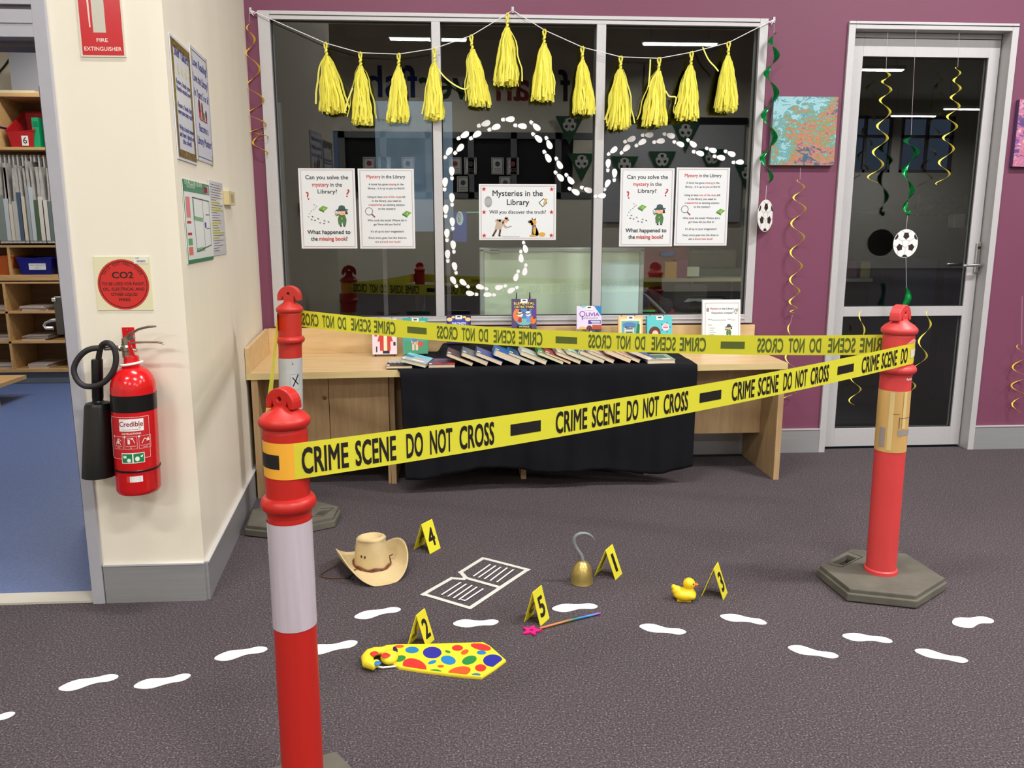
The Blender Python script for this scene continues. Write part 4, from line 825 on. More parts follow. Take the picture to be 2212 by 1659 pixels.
# ================================================================ barrier tape, one loop around the three bollards
TFY = M('yellow_barrier_film', (240, 238, 70), .35, spec=.4); TFM = M('yellow_film_inner_face', (222, 222, 44), .35)
INK = M('black_tape_ink', (22, 18, 16), .5); INK2 = M('ink_showing_through', (84, 98, 34), .5)
def trans(m, amt):
    nt = m.node_tree; b = nt.nodes['Principled BSDF']; o = [n for n in nt.nodes if n.type == 'OUTPUT_MATERIAL'][0]
    t = nt.nodes.new('ShaderNodeBsdfTranslucent'); t.inputs[0].default_value = b.inputs['Base Color'].default_value
    x = nt.nodes.new('ShaderNodeMixShader'); x.inputs[0].default_value = amt
    nt.links.new(b.outputs[0], x.inputs[1]); nt.links.new(t.outputs[0], x.inputs[2]); nt.links.new(x.outputs[0], o.inputs[0])
trans(TFY, .3); trans(TFM, .3)
PF, PR, PB_ = Vector((-.346, -2.905)), Vector((XR-.011, YRb)), Vector((XB+.032, YB)); rF, rR, rB = .0447, .0535, .051
def seg(P, rp, Q, rq, side=-1):
    d = (Q-P); L = d.length; d.normalize(); n = Vector((d.y, -d.x)); a = math.asin((rp-rq)/L)   # outer side = right of travel
    t = n*math.cos(a)+d*math.sin(a); return P+t*rp, Q+t*rq, t
# travel F -> R -> B -> F keeps the loop's outside on the right hand
a0, a1, t0 = seg(PF, rF, PR, rR); b0, b1, t1 = seg(PR, rR, PB_, rB); c0, c1, t2 = seg(PB_, rB, PF, rF)
pts = []   # (x, y, zc, outward normal)
def arc(Cc, r, ta, tb, z0, z1, n=12):
    A = math.atan2(ta.y, ta.x); Bq = math.atan2(tb.y, tb.x)
    while Bq < A: Bq += 2*math.pi
    for i in range(1, n): a = A+(Bq-A)*i/n; pts.append((Cc.x+r*math.cos(a), Cc.y+r*math.sin(a), z0+(z1-z0)*i/n, math.cos(a), math.sin(a)))
def span(P, Q, t, z0, z1, sag, n=40):
    for i in range(n+1): u = i/n; p_ = P.lerp(Q, u); pts.append((p_.x, p_.y, z0+(z1-z0)*u-4*sag*u*(1-u), t.x, t.y))
ZF, ZR, ZB, ZR2 = .846, .866, .907, .884
span(a0, a1, t0, ZF, ZR, .020); i1 = len(pts)
arc(PR, rR, t0, t1, ZR, ZR2); i2 = len(pts)
span(b0, b1, t1, ZR2, ZB, .040); arc(PB_, rB, t1, t2, ZB, ZB-.01); span(c0, c1, t2, ZB-.01, ZF+.004, .012, 24); arc(PF, rF, t2, t0, ZF+.004, ZF)
pts.append(pts[0])
S = [0.0]
for p_, q_ in zip(pts, pts[1:]): S.append(S[-1]+math.hypot(q_[0]-p_[0], q_[1]-p_[1]))
import bisect
def along(s):
    s = max(0, min(S[-1]-1e-6, s)); i = bisect.bisect_right(S, s)-1; u = (s-S[i])/max(1e-9, S[i+1]-S[i]); p_, q_ = pts[i], pts[i+1]
    return [p_[k]+(q_[k]-p_[k])*u for k in range(5)]
HW = .0365
tape = thing('barrier_tape', 'yellow crime scene barrier tape stretched around the three bollards', 'barrier tape', (PF.x, PF.y, 0)); Tt = relM(tape)
def tapefn(s, v, off=0):
    x, y, z, nx, ny = along(s); return (x+nx*off, y+ny*off, z+v)
ns = len(pts)-1
b = MB(Tt); b.grid(lambda u, v: tapefn(S[int(round(u*ns))], (v-.5)*2*HW, .0), ns, 2, TFY)
TFO = M('film_clinging_to_red_plastic', (244, 176, 56), .35); io = b.mi(TFO); kb = i2+41
for fi in range(len(b.f)):
    col_ = fi % ns
    if col_ >= ns-14 or kb-1 <= col_ <= kb+11: b.m[fi] = io
b.build('film', tape, smooth=True, sharp=0)
def lettering(s0, s1, off, mat, name):
    def make(words, c):
        V = []; F = []
        for body, u0, u1 in words:
            if not (c+u0 > s0-.01 and c+u1 < s1+.01): continue
            if body is None:
                base = len(V)
                for i in range(9): s = c+u0+(u1-u0)*i/8; V.append(tapefn(s, -.0145, off)); V.append(tapefn(s, .0125, off))
                for i in range(8): F.append([base+2*i, base+2*i+2, base+2*i+3, base+2*i+1])
                continue
            G, FF, (xa, xb) = text_geo(body, .052); H = max(v[1] for v in G); base = len(V)
            for vx, vy, vl in G: V.append(tapefn(c+u0+(vx-xa)/(xb-xa)*(u1-u0), (vy/H-.5)*.052, off+vl*.00003*(1 if off > 0 else -1)))
            F.extend([[base+i for i in f] for f in FF])
        if V: q = MB(Tt); q.add(V, F, mat); q.build(name, tape)
    per = lettering.per; k = -3
    while True:
        c = .631+per*k+lettering.shift; k += 1
        if c > s1: break
        if c+.6 < s0: continue
        make((('CRIME', 0, .098), ('SCENE', .113, .205)), c); make((('DO', .229, .269), ('NOT', .286, .342), ('CROSS', .360, .452)), c); make(((None, .497, .584),), c)
# the print sits on the outer face; it shows through on the inner face in olive
LF = S[i1-1]; L2 = S[i2]; LB = S[i2+41-1]
lettering.shift = .012; lettering.per = .6285; lettering(-.02, LF+.03, .0006, INK, 'lettering')
Lc = (b1-b0).length
# back span: first letter of CRIME at 1.19 m from the back-left bollard
cb = S[i2]+Lc-1.19+.083; lettering.per = .638; kk = round((cb-.631)/.638); lettering.shift = cb-(.631+.638*kk)
lettering(L2+.03, S[i2]+Lc+.03, .0006, INK, 'lettering'); lettering(L2+.0, S[i2]+Lc+.02, -.0006, INK2, 'lettering_show_through')
lettering(S[i2]+Lc+.12, S[-1]-.07, .0006, INK, 'lettering')
# bar on the near bollard
q = MB(Tt); V = []; F = []
for i in range(13):
    s = S[-1]-.098+.069*i/12; V.append(tapefn(s, -.016, .0006)); V.append(tapefn(s, .013, .0006))
for i in range(12): F.append([2*i, 2*i+2, 2*i+3, 2*i+1])
q.add(V, F, INK); q.build('lettering', tape)
# clear sticky patch over the end on the right bollard
q = MB(Tt); CLR = M('cloudy_clear_tape', (226, 214, 196), .3)
q.grid(lambda u, v: tapefn(LF-.012+.05*u, -.014+.028*v, .0012), 6, 1, CLR); q.build('sticky_tape', tape, smooth=True)
q = MB(Tt); q.grid(lambda u, v: tapefn(LF-.045+.085*u, (.037+.012*v*(1-abs(2*u-1))*1.2)+.0, .0008), 6, 1, M('peeling_label', (226, 150, 130), .5)); q.build('paper_remnant', tape)
# ================================================================ evidence markers
MKY = M('marker_yellow_plastic', (244, 236, 62), .4); trans(MKY, .2); MKD = M('marker_number_through', (120, 112, 22), .5); MKK = M('marker_black_number', (24, 18, 14), .5)
def marker(lab, dg, Ap, Bp, Cp, Tp):
    A, B_, C_ = PZ(*Ap), PZ(*Bp), PZ(*Cp); mid = (A+C_)/2; topz = PY(*Tp, mid.y).z; ux = (B_-A); wid = ux.length
    o = thing('evidence_marker', lab, 'marker', (A.x, A.y, 0), 0, 'yellow numbered evidence markers'); T = relM(o); up = Vector((0, 0, topz))
    R0 = mid+up; R1 = R0+ux; D = C_+ux
    def leaf(P0, P1, Q1, Q0, nm):
        n = (P1-P0).cross(Q0-P0).normalized()*.0012; b = MB(T); b.hexa([P0-n, P1-n, Q1-n, Q0-n], [P0+n, P1+n, Q1+n, Q0+n], MKY); return b.build(nm, o)
    leaf(A, B_, R1, R0, 'front_leaf'); leaf(C_, D, R1, R0, 'rear_leaf')
    V_ = (R0-A); H = V_.length; e1 = ux.normalized(); e2 = V_/H; e2 = (e2-e1*e2.dot(e1)); n = e1.cross(V_.normalized()).normalized()
    n = n if n.y < 0 else -n
    def fn(x, z, h): return T @ (A+e1*x+V_*(z/H)+n*(.0015+h))
    p = Print(fn); p.text(dg, wid*.5, H*.2, H*.82, MKK, bold=.05, width=wid*(.3 if dg == '1' else .58)); p.build('number', o)
    V2 = R0-C_; H2 = V2.length; n2 = e1.cross(V2.normalized()).normalized(); n2 = n2 if n2.y < 0 else -n2
    def fn2(x, z, h): return T @ (C_+e1*x+V2*(z/H2)+n2*(.0015+h))
    p = Print(fn2); p.text(dg, wid*.5, H2*.2, H2*.82, MKD, bold=.05, width=wid*(.3 if dg == '1' else .58), flip=-1); p.build('number_show_through', o, )
    return o
marker('yellow folded marker numbered 4, right of the cowboy hat', '4', (928.6, 1197), (951.4, 1184), (894, 1187), (913, 1133))
marker('yellow folded marker numbered 1, right of the pirate hook', '1', (1329.4, 1253), (1343.8, 1239), (1284.3, 1243.5), (1309, 1188.6))
marker('yellow folded marker numbered 5, behind the star wand', '5', (1167.3, 1352.7), (1186.3, 1335.4), (1132.4, 1343.8), (1151.6, 1280))
marker('yellow folded marker numbered 2, behind the spotted tie', '2', (920.5, 1397.7), (938.2, 1381.3), (880.5, 1395), (897.5, 1329.4))
marker('yellow folded marker numbered 3, right of the rubber duck', '3', (1562.3, 1296.2), (1571, 1280.3), (1515.4, 1287.3), (1542.8, 1229))
# ================================================================ shoe sole cut-outs on the carpet
SOLE = M('white_card', (250, 250, 250), .6)
def sole_pts(L, side):
    P = []; n = 48
    for i in range(n):
        t = 2*math.pi*i/n; x = .5-.5*math.cos(t); s_ = 1 if t < math.pi else -1
        pr = .100*math.exp(-((x-.27)/.25)**2)+.055*math.exp(-((x-.86)/.17)**2)+.085
        wdt = pr*math.sqrt(max(0, 1-abs(2*x-1)**5))
        P.append((x*L, s_*wdt*L+side*.03*L*math.cos(math.pi*x*1.4)))
    return P[::-1]
FT = [((127, 1487), (256, 1463), 'white shoe sole cut-out, the left of the pair at the lower left'), ((289, 1486), (412, 1459), 'white shoe sole cut-out, the right of the pair at the lower left'),
      ((463, 1422), (578, 1403), 'white shoe sole cut-out just left of the nearest bollard'), ((650, 1412), (772, 1387), 'white shoe sole cut-out partly hidden behind the nearest bollard'),
      ((765, 1333), (866, 1317), 'white shoe sole cut-out between the hat and the marker 2'), ((979, 1350), (1077, 1343), 'white shoe sole cut-out right of marker 2'),
      ((1192, 1315), (1291, 1311), 'white shoe sole cut-out behind the star wand'), ((1381, 1355), (1482, 1366), 'white shoe sole cut-out between the wand and the duck'),
      ((1556, 1330), (1656, 1348), 'white shoe sole cut-out in front of marker 3'), ((1702, 1401), (1811, 1418), 'white shoe sole cut-out, nearest of the three left of the right edge'),
      ((1819, 1373), (1928, 1387), 'white shoe sole cut-out below the right bollard base'), ((1976, 1408), (2091, 1428), 'white shoe sole cut-out at the lower right'),
      ((2145, 1340), (2057, 1348), 'white shoe sole cut-out, rightmost, beyond the right bollard base'), ((-88, 1572), (33, 1541), 'white shoe sole cut-out cut off by the left edge of the picture')]
for k, (h_, t_, lb) in enumerate(FT):
    a, c = PZ(*h_), PZ(*t_); d = c-a; L = d.length
    o = thing('sole_cutout', lb, 'footprint', (a.x, a.y, 0), math.atan2(d.y, d.x), 'white shoe sole cut-outs on the carpet')
    if k == 12: so = [(L-x, -y) for x, y in sole_pts(L, 1)]; so = sole_pts(L, 1); so = [(x, y*1.25) for x, y in so]; so = [(L-x, y) for x, y in so][::-1]
    else: so = sole_pts(L, 1 if k % 2 else -1)
    b = MB(); b.prism(so, .001, .0025, SOLE); b.build('card', o)
# ================================================================ taped outline of an open book
MSK = M('masking_tape', (206, 208, 200), .6, var=.04, vscale=40); MSK2 = M('white_tape_strip', (228, 228, 222), .6)
bk = PZ(1030, 1258); o = thing('tape_outline', 'open book outline made of white masking tape on the carpet', 'tape outline', (bk.x, bk.y, 0)); T = relM(o)
zp = lambda x, y, z=0: PZ(640+x/3.95, 1080+y/3.95, z)
hh = .001
def strip(P, Q, w, mat, nm='tape_strip', jag=0):
    global hh
    hh += .00012; A, B_ = zp(*P, hh), zp(*Q, hh); d = (B_-A); d.z = 0; d.normalize(); n = Vector((-d.y, d.x, 0))*w/2; t = Vector((0, 0, .0004)); j = d*jag
    b = MB(T); b.hexa([A-n-j, B_-n, B_+n+j, A+n], [A-n-j+t, B_-n+t, B_+n+j+t, A+n+t], mat); b.build(nm, o)
for P, Q in (((1597, 497), (1990, 598)), ((1975, 592), (1478, 924)), ((1600, 493), (1392, 622)), ((1400, 612), (1450, 668)), ((1320, 668), (1445, 676)), ((1430, 660), (1745, 748)), ((1335, 662), (1072, 812)), ((1085, 803), (1495, 925))): strip(P, Q, .0165, MSK, jag=.002)
for P, Q in (((1655, 550), (1512, 650)), ((1702, 560), (1555, 662)), ((1745, 572), (1605, 674)), ((1800, 578), (1655, 688)), ((1855, 592), (1712, 700)), ((1405, 702), (1240, 808)), ((1452, 716), (1292, 824)), ((1500, 728), (1340, 838)), ((1542, 742), (1385, 852)), ((1595, 757), (1442, 858)), ((1442, 858), (1405, 850))): strip(P, Q, .0065, MSK2)
# ================================================================ cowboy hat
HAT = M('tan_felt', (202, 180, 134), .95, var=.05, vscale=30, bump=.35, bscale=260); CORD = M('brown_leather_cord', (112, 62, 34), .6)
hc = Vector((-.345, -1.515, 0)); o = thing('cowboy_hat', 'tan felt cowboy hat with a brown cord, on the carpet', 'hat', tuple(hc), math.radians(24))
def brim(u, v):
    a = 2*math.pi*u; r0x, r0y = .067, .083; k = v; rx, ry = .152, .168
    x = math.cos(a)*(r0x+(rx-r0x)*k); y = math.sin(a)*(r0y+(ry-r0y)*k)
    side = math.cos(a)**2; z = .022+.072*k**1.9*side**1.1-.018*k*(1-side)+(.008*math.sin(a)*k)
    x *= (1-.16*k*k*side)
    return (x, y, max(z, .003))
b = MB(); b.grid(brim, 64, 14, HAT, closed_u=True); b.build('brim', o, smooth=True, solid=.0035, sharp=0)
def crown(u, v):
    a = 2*math.pi*u
    if v < .72:
        k = v/.72; rx = .067-.009*k-.002*k*k; ry = .083-.011*k-.003*k*k; z = .022+.104*k+.010*k*(-math.sin(a))
        pin = 1-.10*k*max(0, math.cos(a-math.pi*1.5+.9))**4-.10*k*max(0, math.cos(a-math.pi*1.5-.9))**4
        return (math.cos(a)*rx*pin, math.sin(a)*ry*pin, z)
    k = (v-.72)/.28; rx = .056*(1-k); ry = .069*(1-k); rim = .010*math.sin(math.pi*min(1, k*2.4)) if k < .42 else 0
    z = .126+.010*(-math.sin(a))*(1-k)+rim-.012*sst(.2, .9, k)
    return (math.cos(a)*rx, math.sin(a)*ry, z)
b = MB(); b.grid(crown, 64, 36, HAT, closed_u=True); b.build('crown', o, smooth=True, sharp=0)
b = MB(); V = []
for dz, ph in ((0, 0), (.003, 1.5)): b.tube([((.0695)*math.cos(a)*(1+.01*math.sin(9*a+ph)), .0855*math.sin(a)*(1+.01*math.sin(9*a+ph)), .028+dz+.0035*math.sin(7*a+ph)) for a in [2*math.pi*i/60 for i in range(60)]], .0032, CORD, 6, closed=True)
b.tube([(-.07, -.03, .03), (-.08, -.045, .03), (-.086, -.05, .034)], .002, CORD, 5); b.tube([(.07, .01, .034), (.08, .0, .042), (.083, -.004, .046)], .002, CORD, 5); b.build('hat_band', o, smooth=True)
b = MB(); th_ = M('dark_eyelet', (40, 26, 18), .6)
for a in (-2.62, -2.38): b.ball((math.cos(a)*.0605, math.sin(a)*.0755, .075), .0035, .0035, .005, th_, 8, 6)
b.build('eyelets', o)
cd_ = [(738, 1213), (725, 1222), (702, 1234), (690, 1243), (700, 1247), (722, 1249), (745, 1247), (758, 1243), (768, 1236), (775, 1230)]
b = MB(relM(o)); b.tube([tuple(PZ(x_, y_, .004+.02*(i == 0))) for i, (x_, y_) in enumerate(cd_)], .0022, M('dark_brown_cord', (82, 58, 40), .7), 6); b.build('chin_cord', o, smooth=True)
b = MB(relM(o)); p_ = PZ(752, 1247, .006); b.ball(tuple(p_), .010, .006, .006, BLACK, 10, 8); b.ball(tuple(PZ(762, 1251, .005)), .004, .003, .004, BLACK, 8, 6); b.build('cord_toggle', o, smooth=True)
# ================================================================ pirate hook
GOLD = M('gold_plastic', (200, 178, 104), .32, metal=.75, var=.05, vscale=20); HKG = M('grey_plastic_hook', (128, 134, 136), .4, metal=.1)
hk = PZ(1257, 1258); o = thing('pirate_hook', 'toy pirate hook with a gold cup, standing on the carpet', 'toy hook', (hk.x, hk.y, 0))
b = MB(); b.lathe([(.040, 0), (.0425, .002), (.0415, .005), (.040, .02), (.0385, .036), (.035, .054), (.028, .070), (.019, .080), (.012, .085), (.009, .086)], GOLD, 36); b.build('cup', o, smooth=True)
hp_ = [(1258, 1211), (1257.5, 1206), (1255, 1199), (1249.5, 1191), (1243, 1181), (1240, 1172), (1241, 1162), (1246, 1156), (1253, 1152.8), (1262, 1152), (1271, 1154), (1279, 1159), (1284.5, 1166)]
b = MB(Matrix.Translation((-hk.x, -hk.y, 0))); b.tube([tuple(PY(x_, y_, hk.y)) for x_, y_ in hp_], [.0085, .0082, .0078, .0078, .0075, .0073, .007, .0068, .0065, .006, .005, .0036, .0015], HKG, 12); b.build('hook', o, smooth=True)
# ================================================================ rubber duck
DKY = M('yellow_vinyl', (244, 206, 34), .32); dk = PZ(1477, 1296); o = thing('rubber_duck', 'small yellow rubber duck on the carpet left of marker 3', 'toy duck', (dk.x, dk.y, 0), math.radians(-12))
b = MB(); b.ball((.002, 0, .023), .041, .032, .023, DKY, 24, 14); b.ball((-.024, 0, .034), .020, .018, .018, DKY, 20, 12); b.ball((-.037, 0, .046), .009, .011, .011, DKY, 16, 10); b.ball((.016, 0, .036), .019, .018, .02, DKY, 20, 12); b.ball((.016, 0, .063), .0215, .020, .021, DKY, 24, 14); b.ball((.02, -.02, .024), .02, .012, .013, DKY, 16, 10); b.ball((.02, .02, .024), .02, .012, .013, DKY, 16, 10); b.box(-.024, .024, -.018, .018, 0, .008, DKY)
bo = b.build('body', o, smooth=True, sharp=0); r = bo.modifiers.new('remesh', 'REMESH'); r.mode = 'VOXEL'; r.voxel_size = .0016; r.use_smooth_shade = True; sm = bo.modifiers.new('smooth', 'SMOOTH'); sm.factor = .6; sm.iterations = 8
b = MB(); b.ball((.040, 0, .062), .0085, .009, .0035, M('orange_vinyl', (240, 110, 40), .35), 14, 8); b.ball((.038, 0, .057), .007, .007, .003, M('orange_vinyl', (240, 110, 40), .35), 14, 8); b.build('beak', o, smooth=True)
for s in (-1, 1): b = MB(); b.ball((.030, s*.0145, .068), .0035, .0025, .0032, M('olive_eye', (90, 86, 30), .4), 10, 8); b.build('eye', o, smooth=True)
# ================================================================ star wand
s0 = PZ(1148, 1365); e0 = PZ(1297, 1328); o = thing('star_wand', 'rainbow stick wand with a hot pink star, lying before marker 5', 'toy wand', (s0.x, s0.y, 0)); T = relM(o)
PNK = M('hot_pink_plastic', (206, 24, 120), .5)
out = [((.036 if i % 2 == 0 else .0165)*math.sin(.35+math.pi*i/5), (.036 if i % 2 == 0 else .0165)*math.cos(.35+math.pi*i/5)) for i in range(10)]; hol = [(.007*math.sin(.35+math.pi*(2*i+1)/5), .007*math.cos(.35+math.pi*(2*i+1)/5)) for i in range(5)]
b = MB(); b.prism(out, .001, .008, PNK, holes=[hol]); b.build('star', o, bevel=.0008)
rb_ = bpy.data.materials.new('rainbow_stick'); rb_.use_nodes = True; nt = rb_.node_tree; tc = nt.nodes.new('ShaderNodeTexCoord'); sx = nt.nodes.new('ShaderNodeSeparateXYZ'); cr = nt.nodes.new('ShaderNodeValToRGB'); nt.links.new(tc.outputs['Generated'], sx.inputs[0]); nt.links.new(sx.outputs[0], cr.inputs[0]); nt.links.new(cr.outputs[0], nt.nodes['Principled BSDF'].inputs['Base Color']); nt.nodes['Principled BSDF'].inputs['Roughness'].default_value = .4
cr.color_ramp.elements[0].color = srgb(196, 96, 80); cr.color_ramp.elements[1].color = srgb(150, 40, 160)
for q_, c_ in ((.2, (196, 120, 70)), (.42, (170, 120, 60)), (.55, (50, 120, 90)), (.7, (30, 120, 196)), (.85, (80, 130, 200))): e_ = cr.color_ramp.elements.new(q_); e_.color = srgb(*c_)
d_ = (e0-s0).normalized(); b = MB(); st = d_*.03; b.tube([(st.x, st.y, .005), tuple((e0-s0)*.5+Vector((0, 0, .008))), (e0.x-s0.x, e0.y-s0.y, .006)], .0038, rb_, 10); b.build('stick', o, smooth=True)
# ================================================================ spotted tie
TY = M('yellow_satin', (236, 214, 44), .55, bump=.1, bscale=120); tz = lambda x, y, z=.009: PZ(640+x/3.95, 1080+y/3.95, z)
tc0 = tz(1200, 1390, 0); o = thing('spotted_tie', 'yellow clown tie with red, blue and green spots, lying on the carpet', 'tie', (tc0.x, tc0.y, 0)); T = relM(o)
outp = [(755, 1262), (850, 1252), (1100, 1250), (1350, 1243), (1600, 1235), (1650, 1262), (1720, 1322), (1790, 1385), (1700, 1455), (1580, 1533), (1440, 1522), (1290, 1505), (1080, 1478), (880, 1447), (800, 1405), (745, 1340)]
P2 = [tz(*q_, 0) for q_ in outp]; cen = sum((Vector((p_.x, p_.y, 0)) for p_ in P2), Vector())/len(P2)
def tiez(x, y):   # padded surface height
    return .016+.0015*math.sin(x*60)*math.sin(y*45)
b = MB(T); n = len(P2); V = []; F = []
for k, (sc_, zf) in enumerate(((1.0, .0), (1.004, .004), (.995, .008), (.98, .0098), (.6, .0108), (.2, .011))):
    for p_ in P2: V.append((cen.x+(p_.x-cen.x)*sc_, cen.y+(p_.y-cen.y)*sc_, zf))
for k in range(5):
    for i in range(n): j = (i+1) % n; F.append((k*n+i, k*n+j, (k+1)*n+j, (k+1)*n+i))
F.append([5*n+i for i in range(n)]); F = [f[::-1] for f in F]; b.add(V, F, TY); blade = b.build('blade', o, smooth=True, sharp=25)
def clip(poly, cl):
    out = poly; m_ = len(cl)
    for i in range(m_):
        a, c = cl[i], cl[(i+1) % m_]; res = []; ins = lambda p_: (c[0]-a[0])*(p_[1]-a[1])-(c[1]-a[1])*(p_[0]-a[0]) >= 0
        for k in range(len(out)):
            p_, q_ = out[k], out[(k+1) % len(out)]; ip, iq = ins(p_), ins(q_)
            if ip: res.append(p_)
            if ip != iq:
                d1 = (c[0]-a[0])*(p_[1]-a[1])-(c[1]-a[1])*(p_[0]-a[0]); d2 = (c[0]-a[0])*(q_[1]-a[1])-(c[1]-a[1])*(q_[0]-a[0]); t_ = d1/(d1-d2); res.append((p_[0]+(q_[0]-p_[0])*t_, p_[1]+(q_[1]-p_[1])*t_))
        out = res
        if len(out) < 3: return []
    return out
inn = [(cen.x+(p_.x-cen.x)*.955, cen.y+(p_.y-cen.y)*.955) for p_ in P2]
if sum(inn[i][0]*inn[(i+1) % n][1]-inn[(i+1) % n][0]*inn[i][1] for i in range(n)) < 0: inn = inn[::-1]
RR, OO, GG, CY, RO, NV = C(214, 44, 40, .55), C(226, 84, 34, .55), C(34, 128, 58, .55), C(28, 120, 184, .55), C(36, 36, 150, .55), C(30, 22, 80, .55)
dots = [(988, 1285, 58, 28, CY, 0), (1160, 1308, 80, 50, RO, 0), (1293, 1300, 25, 11, GG, .3), (1375, 1268, 48, 25, RR, 0), (1575, 1258, 88, 28, RR, .2), (1438, 1303, 35, 20, OO, -.4), (1580, 1307, 40, 18, CY, 0), (1677, 1375, 83, 52, RO, 0), (883, 1358, 52, 26, GG, -.2), (1010, 1423, 105, 62, RR, .3), (1160, 1390, 38, 15, CY, -.3), (1297, 1372, 65, 38, CY, .2), (1477, 1372, 65, 36, GG, -.3), (1573, 1437, 48, 30, RR, 0), (1233, 1424, 28, 12, OO, 0), (1180, 1478, 68, 28, GG, 0), (1390, 1470, 100, 42, OO, -.2), (1535, 1505, 45, 22, CY, 0), (1680, 1462, 22, 12, GG, 0), (845, 1282, 18, 28, NV, -.5), (880, 1254, 40, 12, OO, 0), (830, 1410, 50, 25, OO, .4)]
p = MB(T)
for cx, cy, rx, ry, m_, ro in dots:
    pl = [tz(cx+rx*math.cos(a)*math.cos(ro)-ry*math.sin(a)*math.sin(ro), cy+rx*math.cos(a)*math.sin(ro)+ry*math.sin(a)*math.cos(ro)) for a in [2*math.pi*i/20 for i in range(20)]]
    pl = clip([(q_.x, q_.y) for q_ in pl], inn)
    if pl: p.add([(x_, y_, .0112) for x_, y_ in pl], [list(range(len(pl)))], m_)
p.build('spots', blade)
lp = [(760, 1285), (725, 1290), (675, 1293), (630, 1310), (605, 1345), (615, 1395), (655, 1415), (690, 1385)]
b = MB(T); b.tube([tuple(tz(x_, y_, .018)) for x_, y_ in lp], [.017, .015, .016, .018, .019, .019, .016, .012], TY, 12, flat=.8); kn_ = b.build('neck_loop', o, smooth=True)
b = MB(T); b.ball(tuple(tz(795, 1340, .016)), .027, .034, .018, TY, 20, 12); k2 = b.build('knot', o, smooth=True)
b = MB(T)
for (x_, y_, z_, r_, m_) in ((665, 1310, .032, .012, RR), (690, 1392, .026, .011, CY), (765, 1325, .030, .014, RR), (830, 1290, .028, .006, NV)): b.ball(tuple(tz(x_, y_, z_)), r_*1.1, r_, .004, m_, 14, 6)
b.build('loop_spots', kn_)
b = MB(T); b.tube([tuple(tz(x_, y_, .006)) for x_, y_ in ((660, 1412), (690, 1424), (740, 1430), (800, 1424), (850, 1418))], .0028, WHITE, 6); b.build('elastic', o, smooth=True)
# ================================================================ fire extinguisher
YW = -1.739
EX, EY, ER = -1.0705, -1.822, .069
o = thing('fire_extinguisher', 'red CO2 fire extinguisher with a black horn, hung on the cream wall', 'fire extinguisher', (EX, EY, .431)); T = relM(o)
ERED = M('extinguisher_red', (204, 20, 26), .18, spec=.6); EBLK = M('extinguisher_black', (12, 12, 13), .3); RBR = M('black_rubber_hose', (34, 33, 34), .6, bump=.2, bscale=500)
lean = Matrix(((1, 0, .03, 0), (0, 1, 0, 0), (0, 0, 1, 0), (0, 0, 0, 1)))
b = MB(lean); b.lathe([(.05, 0), (.063, .004), (.068, .012), (ER, .02), (ER, .355), (.067, .372), (.060, .39), (.049, .407), (.035, .418), (.026, .424), (.0235, .432), (.0235, .45), (.022, .456)], ERED, 44); b.build('cylinder', o, smooth=True)
b = MB(lean); b.lathe([(ER+.0008, .282), (ER+.0008, .336)], EBLK, 44, close=False); b.build('black_band', o, smooth=True)
b = MB(lean); b.lathe([(ER+.001, .083), (ER+.003, .0845), (ER+.003, .089), (ER+.001, .0905)], EBLK, 44, close=False); b.build('strap', o, smooth=True)
b = MB(lean @ Matrix.Rotation(math.radians(-8), 4, 'Y')); b.tube([((.033)*math.cos(a)+.060, .033*math.sin(a), .428) for a in [2*math.pi*i/28 for i in range(28)]], .0042, WHITE, 8, closed=True); b.build('service_ring', o, smooth=True)
def efn(x, z, h): return ((ER+h+.0004)*math.sin(x/ER+.18)+z*.03, -(ER+h+.0004)*math.cos(x/ER+.18), z)
p = Print(efn); WL = C(236, 230, 226); RL = C(196, 24, 30)
p.rect(-.088, .128, .052, .27, RL, 20).up().frame(-.078, .13, .056, .268, .001, WL, 18).up()
p.rect(-.037, .222, .038, .262, C(240, 238, 238), 8).up(); p.text('Credible', 0, .238, .0235, C(140, 24, 36), bold=.03, width=.072); p.text('FIRE', .03, .232, .0045, C(60, 60, 60), 'r'); p.text('service and maintenance', 0, .2265, .005, C(60, 60, 60), width=.055)
p.text('INSTRUCTIONS', 0, .211, .0085, WL, bold=.04, width=.058)
for k, (cx, wds) in enumerate(((-.045, ('CARRY UPRIGHT', 'TO FIRE')), (-.003, ('WITHDRAW', 'PIN')), (.040, ('AIM AT BASE', 'OF FIRE')))):
    p.frame(cx-.019, .163, cx+.019, .205, .0008, WL, 4); p.ell(cx-.018, .204, .0035, .0035, WL); p.text(wds[0], cx, .1715, .004, WL, bold=.02, width=.03); p.text(wds[1], cx, .166, .004, WL, bold=.02)
    if k == 0: p.line([(cx-.009, .178), (cx, .198), (cx+.009, .178)], .0022, WL); p.rect(cx-.003, .18, cx+.003, .19, WL); p.line([(cx+.003, .199), (cx+.012, .19)], .0018, WL)
    if k == 1: p.rect(cx-.009, .18, cx-.002, .194, WL); p.line([(cx-.011, .198), (cx+.006, .198), (cx+.012, .182)], .0018, WL); p.ring(cx+.005, .197, .002, .0034, WL)
    if k == 2: p.line([(cx-.01, .18), (cx-.002, .196), (cx+.008, .19)], .0022, WL); p.poly([(cx+.004, .186), (cx+.01, .2), (cx+.015, .186)], WL)
p.rect(-.034, .116, .036, .15, C(240, 240, 236), 6).up()
for cx in (-.0165, .0185): p.rect(cx-.0155, .1185, cx+.0155, .1475, C(0, 128, 72), 4)
p.up(); p.rect(-.028, .133, -.018, .142, C(236, 240, 236)); p.ell(-.011, .126, .006, .0065, C(236, 240, 236)); p.ell(.014, .13, .0065, .008, C(236, 240, 236)); p.poly([(.022, .138), (.032, .143), (.028, .133)], C(236, 240, 236))
p.rect(-.083, .134, -.080, .26, WL); 
